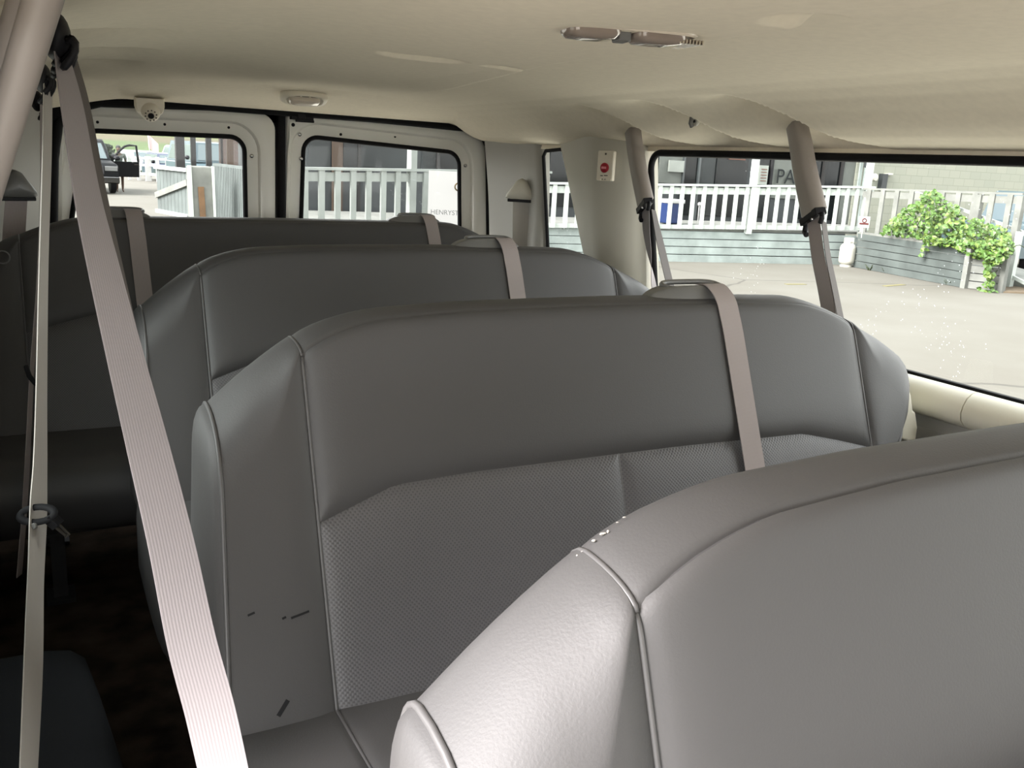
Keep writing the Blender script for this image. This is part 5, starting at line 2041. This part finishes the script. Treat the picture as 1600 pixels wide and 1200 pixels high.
# ---- vehicles
def vehicle(name, label, c, rot, L, W, Hh, paint, kind='suv', group=None, detail=True):
    """front points along local -Y; c is the ground point under its middle"""
    root = thing(name, label, 'car', c, group)
    R3 = Matrix.Rotation(rot, 3, 'Z')
    c = Vector(c)

    def T(x, y, z):
        return c + R3 @ Vector((x, y, z))
    hood = 0.57 * Hh
    if kind == 'van':
        prof = [(-0.5, 0.22), (-0.5, 0.45), (-0.46, 0.54), (-0.36, 0.60), (0.5, 0.60), (0.5, 0.2)]
    else:
        prof = [(-0.5, 0.20), (-0.505, 0.36), (-0.49, 0.50), (-0.46, 0.56), (-0.22, 0.61), (0.1, 0.62), (0.46, 0.60), (0.5, 0.52), (0.5, 0.22)]
    mb = MB()
    rings = []
    for s, zz in ((-1, 0.93), (-0.94, 1.0), (-0.5, 1.02), (0.5, 1.02), (0.94, 1.0), (1, 0.93)):
        rings.append([T(s * W / 2, y * L, 0.14 * Hh + (z * Hh - 0.14 * Hh) * zz) for y, z in prof])
    mb.rings(rings)
    body = mb.build('body', paint, root, smooth=35)
    if kind == 'van':
        cab = [(-0.40, 0.60), (-0.30, 0.97), (-0.26, 1.0), (0.47, 1.0), (0.5, 0.6)]
    elif kind == 'pickup':
        cab = [(-0.20, 0.60), (-0.10, 0.95), (-0.06, 1.0), (0.10, 1.0), (0.14, 0.96), (0.17, 0.6)]
    else:
        cab = [(-0.22, 0.60), (-0.09, 0.95), (-0.05, 1.0), (0.36, 1.0), (0.42, 0.95), (0.49, 0.6)]

    def cx(z):
        return W / 2 * lerp(0.96, 0.80, (z - 0.6) / 0.4)
    mb = MB()
    n = len(cab)
    mb.rings([[T(s * cx(z), y * L, z * Hh) for y, z in cab] for s in (-1, -0.9, 0.9, 1)])
    mb.build('cabin', paint, root, smooth=35)
    f0, f1 = Vector((cab[0][0] * L, cab[0][1] * Hh)), Vector((cab[1][0] * L, cab[1][1] * Hh))
    mb = MB()
    q = []
    for s, t in ((-0.88, 0.10), (0.88, 0.10), (0.86, 0.92), (-0.86, 0.92)):
        p = f0.lerp(f1, t)
        q.append(T(s * cx(p.y / Hh), p.x - 0.015, p.y + 0.008))
    mb.prism(q, R3 @ Vector((0, 0.012, 0.0)))
    mb.build('windshield', 'carglass', root)
    for s in (-1, 1):
        ya, yb2 = cab[0][0] * L, cab[-1][0] * L
        mb = MB()
        w = [(ya * 0.9 + 0.12 * L * 0.2, 0.635), (lerp(ya, cab[1][0] * L, 0.85) + 0.05, 0.93), (yb2 * 0.80, 0.93), (yb2 * 0.88, 0.635)]
        mb.prism([T(s * (cx(z) + 0.004), y, z * Hh) for y, z in w], R3 @ Vector((s * 0.01, 0, 0)))
        mb.build('side_window', 'carglass', root)
    wr = 0.19 * Hh
    for s in (-1, 1):
        for y in (-0.32, 0.31):
            mb = MB()
            mb.lathe([(0.02, -0.11), (wr * 0.6, -0.115), (wr * 0.95, -0.10), (wr, -0.06), (wr, 0.06), (wr * 0.95, 0.10), (wr * 0.6, 0.115), (0.02, 0.11)], (0, 0, 0), 20, 'X')
            mb.v = [tuple(T(s * (W / 2 - 0.11) + v[0], y * L + v[1], wr + v[2])) for v in mb.v]
            wh = mb.build('wheel', 'black', root, smooth=50)
            mb = MB()
            mb.lathe([(0.02, s * 0.12), (wr * 0.5, s * 0.118), (wr * 0.55, s * 0.10)], (0, 0, 0), 16, 'X')
            mb.v = [tuple(T(s * (W / 2 - 0.11) + v[0], y * L + v[1], wr + v[2])) for v in mb.v]
            mb.build('hub', 'steel', wh, smooth=50)
    if detail:
        for s in (-1, 1):
            mb = MB()
            mb.box(T(s * W * 0.37, -0.497 * L, 0.47 * Hh), (W * 0.22, 0.06, 0.085 * Hh), rz=rot)
            mb.build('headlight', 'headlight', root, bevel=0.015)
        mb = MB()
        mb.box(T(0, -0.505 * L, 0.44 * Hh), (W * 0.48, 0.05, 0.15 * Hh), rz=rot)
        mb.build('grille', 'darksteel', root)
        mb = MB()
        mb.box(T(0, -0.515 * L, 0.27 * Hh), (W * 1.0, 0.14, 0.11 * Hh), rz=rot)
        mb.build('bumper', 'chromeM', root, bevel=0.03)
        for s in (-1, 1):
            mb = MB()
            mb.ellip(T(s * (W / 2 + 0.10), cab[0][0] * L * 0.8 + 0.2, 0.68 * Hh), (0.10, 0.08, 0.09), 10, 6)
            mb.build('mirror', 'black', root, smooth=80)
    return root, T


sc_ = ud(128, 296, 34.6)
sc_.z = GZ
suv, T = vehicle('suv', 'black suv facing the van with its driver door open, left rear window', sc_ + Vector((0, 0, 0)), math.radians(4), 5.0, 1.95, 1.95, 'carblack')
# its open door: hinged at the body side, swung outward
hx = T(0.99, -0.85, 0)
dd = Vector((0.93, 0.36, 0)).normalized()
dn2 = Vector((dd.y, -dd.x, 0))
mb = MB()
zb0, zb1, zt0 = 0.58, 1.16, 1.78
low = [hx + dd * 0.0 + Vector((0, 0, zb0)), hx + dd * 1.08 + Vector((0, 0, zb0)), hx + dd * 1.10 + Vector((0, 0, zb1)), hx + dd * 0.0 + Vector((0, 0, zb1))]
mb.prism(low, -dn2 * 0.11)
dr = mb.build('open_door', 'carblack', suv, bevel=0.02)
fp = [hx + dd * 0.03 + Vector((0, 0, zb1)), hx + dd * 0.30 + Vector((0, 0, 1.50)), hx + dd * 0.55 + Vector((0, 0, 1.72)), hx + dd * 0.75 + Vector((0, 0, zt0)), hx + dd * 1.02 + Vector((0, 0, zt0 - 0.01)), hx + dd * 1.08 + Vector((0, 0, zb1))]
mb = MB()
mb.tube([p - dn2 * 0.05 for p in fp], 0.045, 8)
mb.build('window_frame', 'carblack', dr, smooth=60)
mb = MB()
mb.prism([p - dn2 * 0.05 for p in fp], -dn2 * 0.01)
mb.build('door_glass', 'glass', dr)
mb = MB()
mb.ellip(hx + dd * 0.16 + Vector((0, 0, zb1 + 0.12)) + dn2 * 0.12, (0.12, 0.08, 0.09), 10, 6)
mb.build('door_mirror', 'black', dr, smooth=80)
mb = MB()
mb.bar(hx + dd * 0.86 + Vector((0, 0, zb1 - 0.10)) + dn2 * 0.02, hx + dd * 1.02 + Vector((0, 0, zb1 - 0.10)) + dn2 * 0.02, 0.03, 0.04)
mb.build('door_handle', 'chromeM', dr)

# person standing behind the open door
pg = at(183, 299, z=GZ)
pg = hx + dd * 0.45 - dn2 * 0.35
pg.z = GZ


def skin_body(name, joints, edges, m_, parent=None, levels=2):
    me = bpy.data.meshes.new(name)
    me.from_pydata([j[0] for j in joints], edges, [])
    o = bpy.data.objects.new(name, me)
    col.objects.link(o)
    sk = o.modifiers.new('skin', 'SKIN')
    for i, j in enumerate(joints):
        me.skin_vertices[0].data[i].radius = (j[1], j[1] if len(j) < 3 else j[2])
    me.skin_vertices[0].data[0].use_root = True
    sb = o.modifiers.new('sub', 'SUBSURF')
    sb.levels = levels
    sb.render_levels = levels
    me.materials.append(M[m_])
    if parent is not None:
        adopt(o, parent)
    return o


V3 = Vector
J = [(pg + V3((0, 0, 0.92)), 0.13, 0.10), (pg + V3((0, 0, 1.12)), 0.125, 0.09), (pg + V3((0, 0, 1.38)), 0.15, 0.095), (pg + V3((0, 0, 1.47)), 0.06), (pg + V3((0, -0.01, 1.53)), 0.052), (pg + V3((0, -0.02, 1.60)), 0.085, 0.095), (pg + V3((0, -0.015, 1.69)), 0.08, 0.09)]
Ed = [(0, 1), (1, 2), (2, 3), (3, 4), (4, 5), (5, 6)]
for s in (-1, 1):
    b = len(J)
    J += [(pg + V3((s * 0.09, 0, 0.84)), 0.085), (pg + V3((s * 0.10, -0.02 * s, 0.48)), 0.055), (pg + V3((s * 0.10, 0.02, 0.28)), 0.052), (pg + V3((s * 0.10, 0.03, 0.09)), 0.036), (pg + V3((s * 0.105, -0.06, 0.04)), 0.04, 0.03), (pg + V3((s * 0.11, -0.15, 0.03)), 0.032, 0.022)]
    Ed += [(0, b), (b, b + 1), (b + 1, b + 2), (b + 2, b + 3), (b + 3, b + 4), (b + 4, b + 5)]
    b = len(J)
    J += [(pg + V3((s * 0.19, 0, 1.40)), 0.055), (pg + V3((s * 0.25, 0.0, 1.14)), 0.042), (pg + V3((s * 0.24, -0.12, 0.95)), 0.032), (pg + V3((s * 0.235, -0.17, 0.88)), 0.034, 0.02)]
    Ed += [(2, b), (b, b + 1), (b + 1, b + 2), (b + 2, b + 3)]
person = skin_body('person', J, Ed, 'skin')
tag(person, 'person behind the open car door, only bare tanned legs showing below it', 'person')
sj = [(pg + V3((0, 0, 0.90)), 0.145, 0.115), (pg + V3((0, 0, 1.12)), 0.14, 0.105), (pg + V3((0, 0, 1.38)), 0.165, 0.11), (pg + V3((-0.20, 0, 1.41)), 0.07), (pg + V3((-0.25, 0, 1.2)), 0.062), (pg + V3((0.20, 0, 1.41)), 0.07), (pg + V3((0.25, 0, 1.2)), 0.062)]
skin_body('shirt', sj, [(0, 1), (1, 2), (2, 3), (3, 4), (2, 5), (5, 6)], 'cloth1', person)
sj = [(pg + V3((0, 0, 0.93)), 0.15, 0.12), (pg + V3((-0.10, 0, 0.82)), 0.105), (pg + V3((-0.11, 0, 0.60)), 0.09), (pg + V3((0.10, 0, 0.82)), 0.105), (pg + V3((0.11, 0, 0.60)), 0.09)]
skin_body('shorts', sj, [(0, 1), (1, 2), (0, 3), (3, 4)], 'cloth2', person)
mb = MB()
mb.ellip(pg + V3((0, 0.02, 1.67)), (0.095, 0.105, 0.10), 14, 8)
mb.build('hair', 'hair', person, smooth=80)

# white board fence, parked cars and flag far away
fA, fB = ud(203, 277, 47), ud(262, 277, 46)
fA.z = fB.z = GZ
t_ = thing('white_fence', 'white two-rail fence in front of the grass seen through the left rear window', 'fence', fA)
for z in (0.35, 0.80, 1.15):
    mb = MB()
    mb.bar(fA + V3((0, 0, z)), fB + V3((0, 0, z)), 0.05, 0.13 if z < 0.5 else 0.10)
    mb.build('rail', 'white', t_)
for k in range(5):
    p = fA.lerp(fB, k / 4)
    mb = MB()
    mb.bar(p, p + V3((0, 0, 1.25)), 0.28 if k == 2 else 0.16, 0.16, up=V3((0, 1, 0)))
    mb.build('post', 'white', t_)


def far_car(u, v, d, rot, L, W, H_, paint, label, kind='suv', name='car'):
    p = ud(u, v, d)
    p.z = hill_z(p.x, p.y)
    return vehicle(name, label, p, math.radians(rot), L, W, H_, paint, kind, detail=(d < 60))


far_car(222, 270, 57, 15, 4.6, 1.8, 1.45, 'carwhite', 'white car parked beyond the white fence, left of the blue car')
far_car(266, 272, 48, 8, 4.4, 1.8, 1.45, 'carblue', 'dark blue car parked behind the gate in the left rear window')
far_car(292, 268, 62, 12, 4.8, 1.9, 1.8, 'carwhite', 'white car parked farthest back beside the widest porch post')
far_car(322, 275, 39, 6, 5.2, 2.1, 2.08, 'carteal', 'pale blue van parked behind the dark porch posts', 'van', 'van')
far_car(1612, 388, 22.0, 95, 5.2, 1.95, 1.85, 'carteal', 'light blue pickup with a black mirror at the right edge of the side window', 'pickup', 'pickup_truck')
p = at(1589, 328, x=17.55)
fp_ = ud(238, 232, 60)
gz_ = hill_z(fp_.x, fp_.y)
t_ = thing('flag', 'small faded pink and white flag on a pole on the hillside', 'flag', (fp_.x, fp_.y, gz_))
mb = MB()
mb.tube([(fp_.x - 0.05, fp_.y, gz_ - 0.3), (fp_.x - 0.25, fp_.y, fp_.z + 1.0)], 0.03, 8)
mb.build('pole', 'white', t_, smooth=80)
mb = MB()
mb.rings([[V3((fp_.x - 0.25 + 0.16 * k, fp_.y + 0.05 * math.sin(k * 1.3) + o, fp_.z + z - 0.16 * k)) for z, o in ((0.95, 0), (0.1, 0), (0.1, 0.02), (0.95, 0.02))] for k in range(5)])
mb.build('cloth', 'flagred', t_, smooth=60)
mb = MB()
bp_ = ud(166, 238, 62)
RB = random.Random(3)
for k in range(420):
    a, b = RB.uniform(0, 6.28), RB.uniform(0, 1)
    mb_p = bp_ + V3((0.55 * math.cos(a) * b, 0.5 * math.sin(a) * b, RB.uniform(-0.9, 0.5)))
    s = RB.uniform(0.08, 0.16)
    d1 = V3((RB.uniform(-1, 1), RB.uniform(-1, 1), RB.uniform(-1, 1))).normalized() * s
    d2 = d1.orthogonal().normalized() * s
    mb.add([mb_p - d1, mb_p - d2, mb_p + d1, mb_p + d2], [(0, 1, 2, 3)])
gzb = hill_z(bp_.x, bp_.y)
mb.bar((bp_.x, bp_.y, gzb), (bp_.x, bp_.y, bp_.z), 0.1, 0.1)
tag(mb.build('bush', 'bush'), 'small dark bush on the hillside just left of the open car door', 'bush')
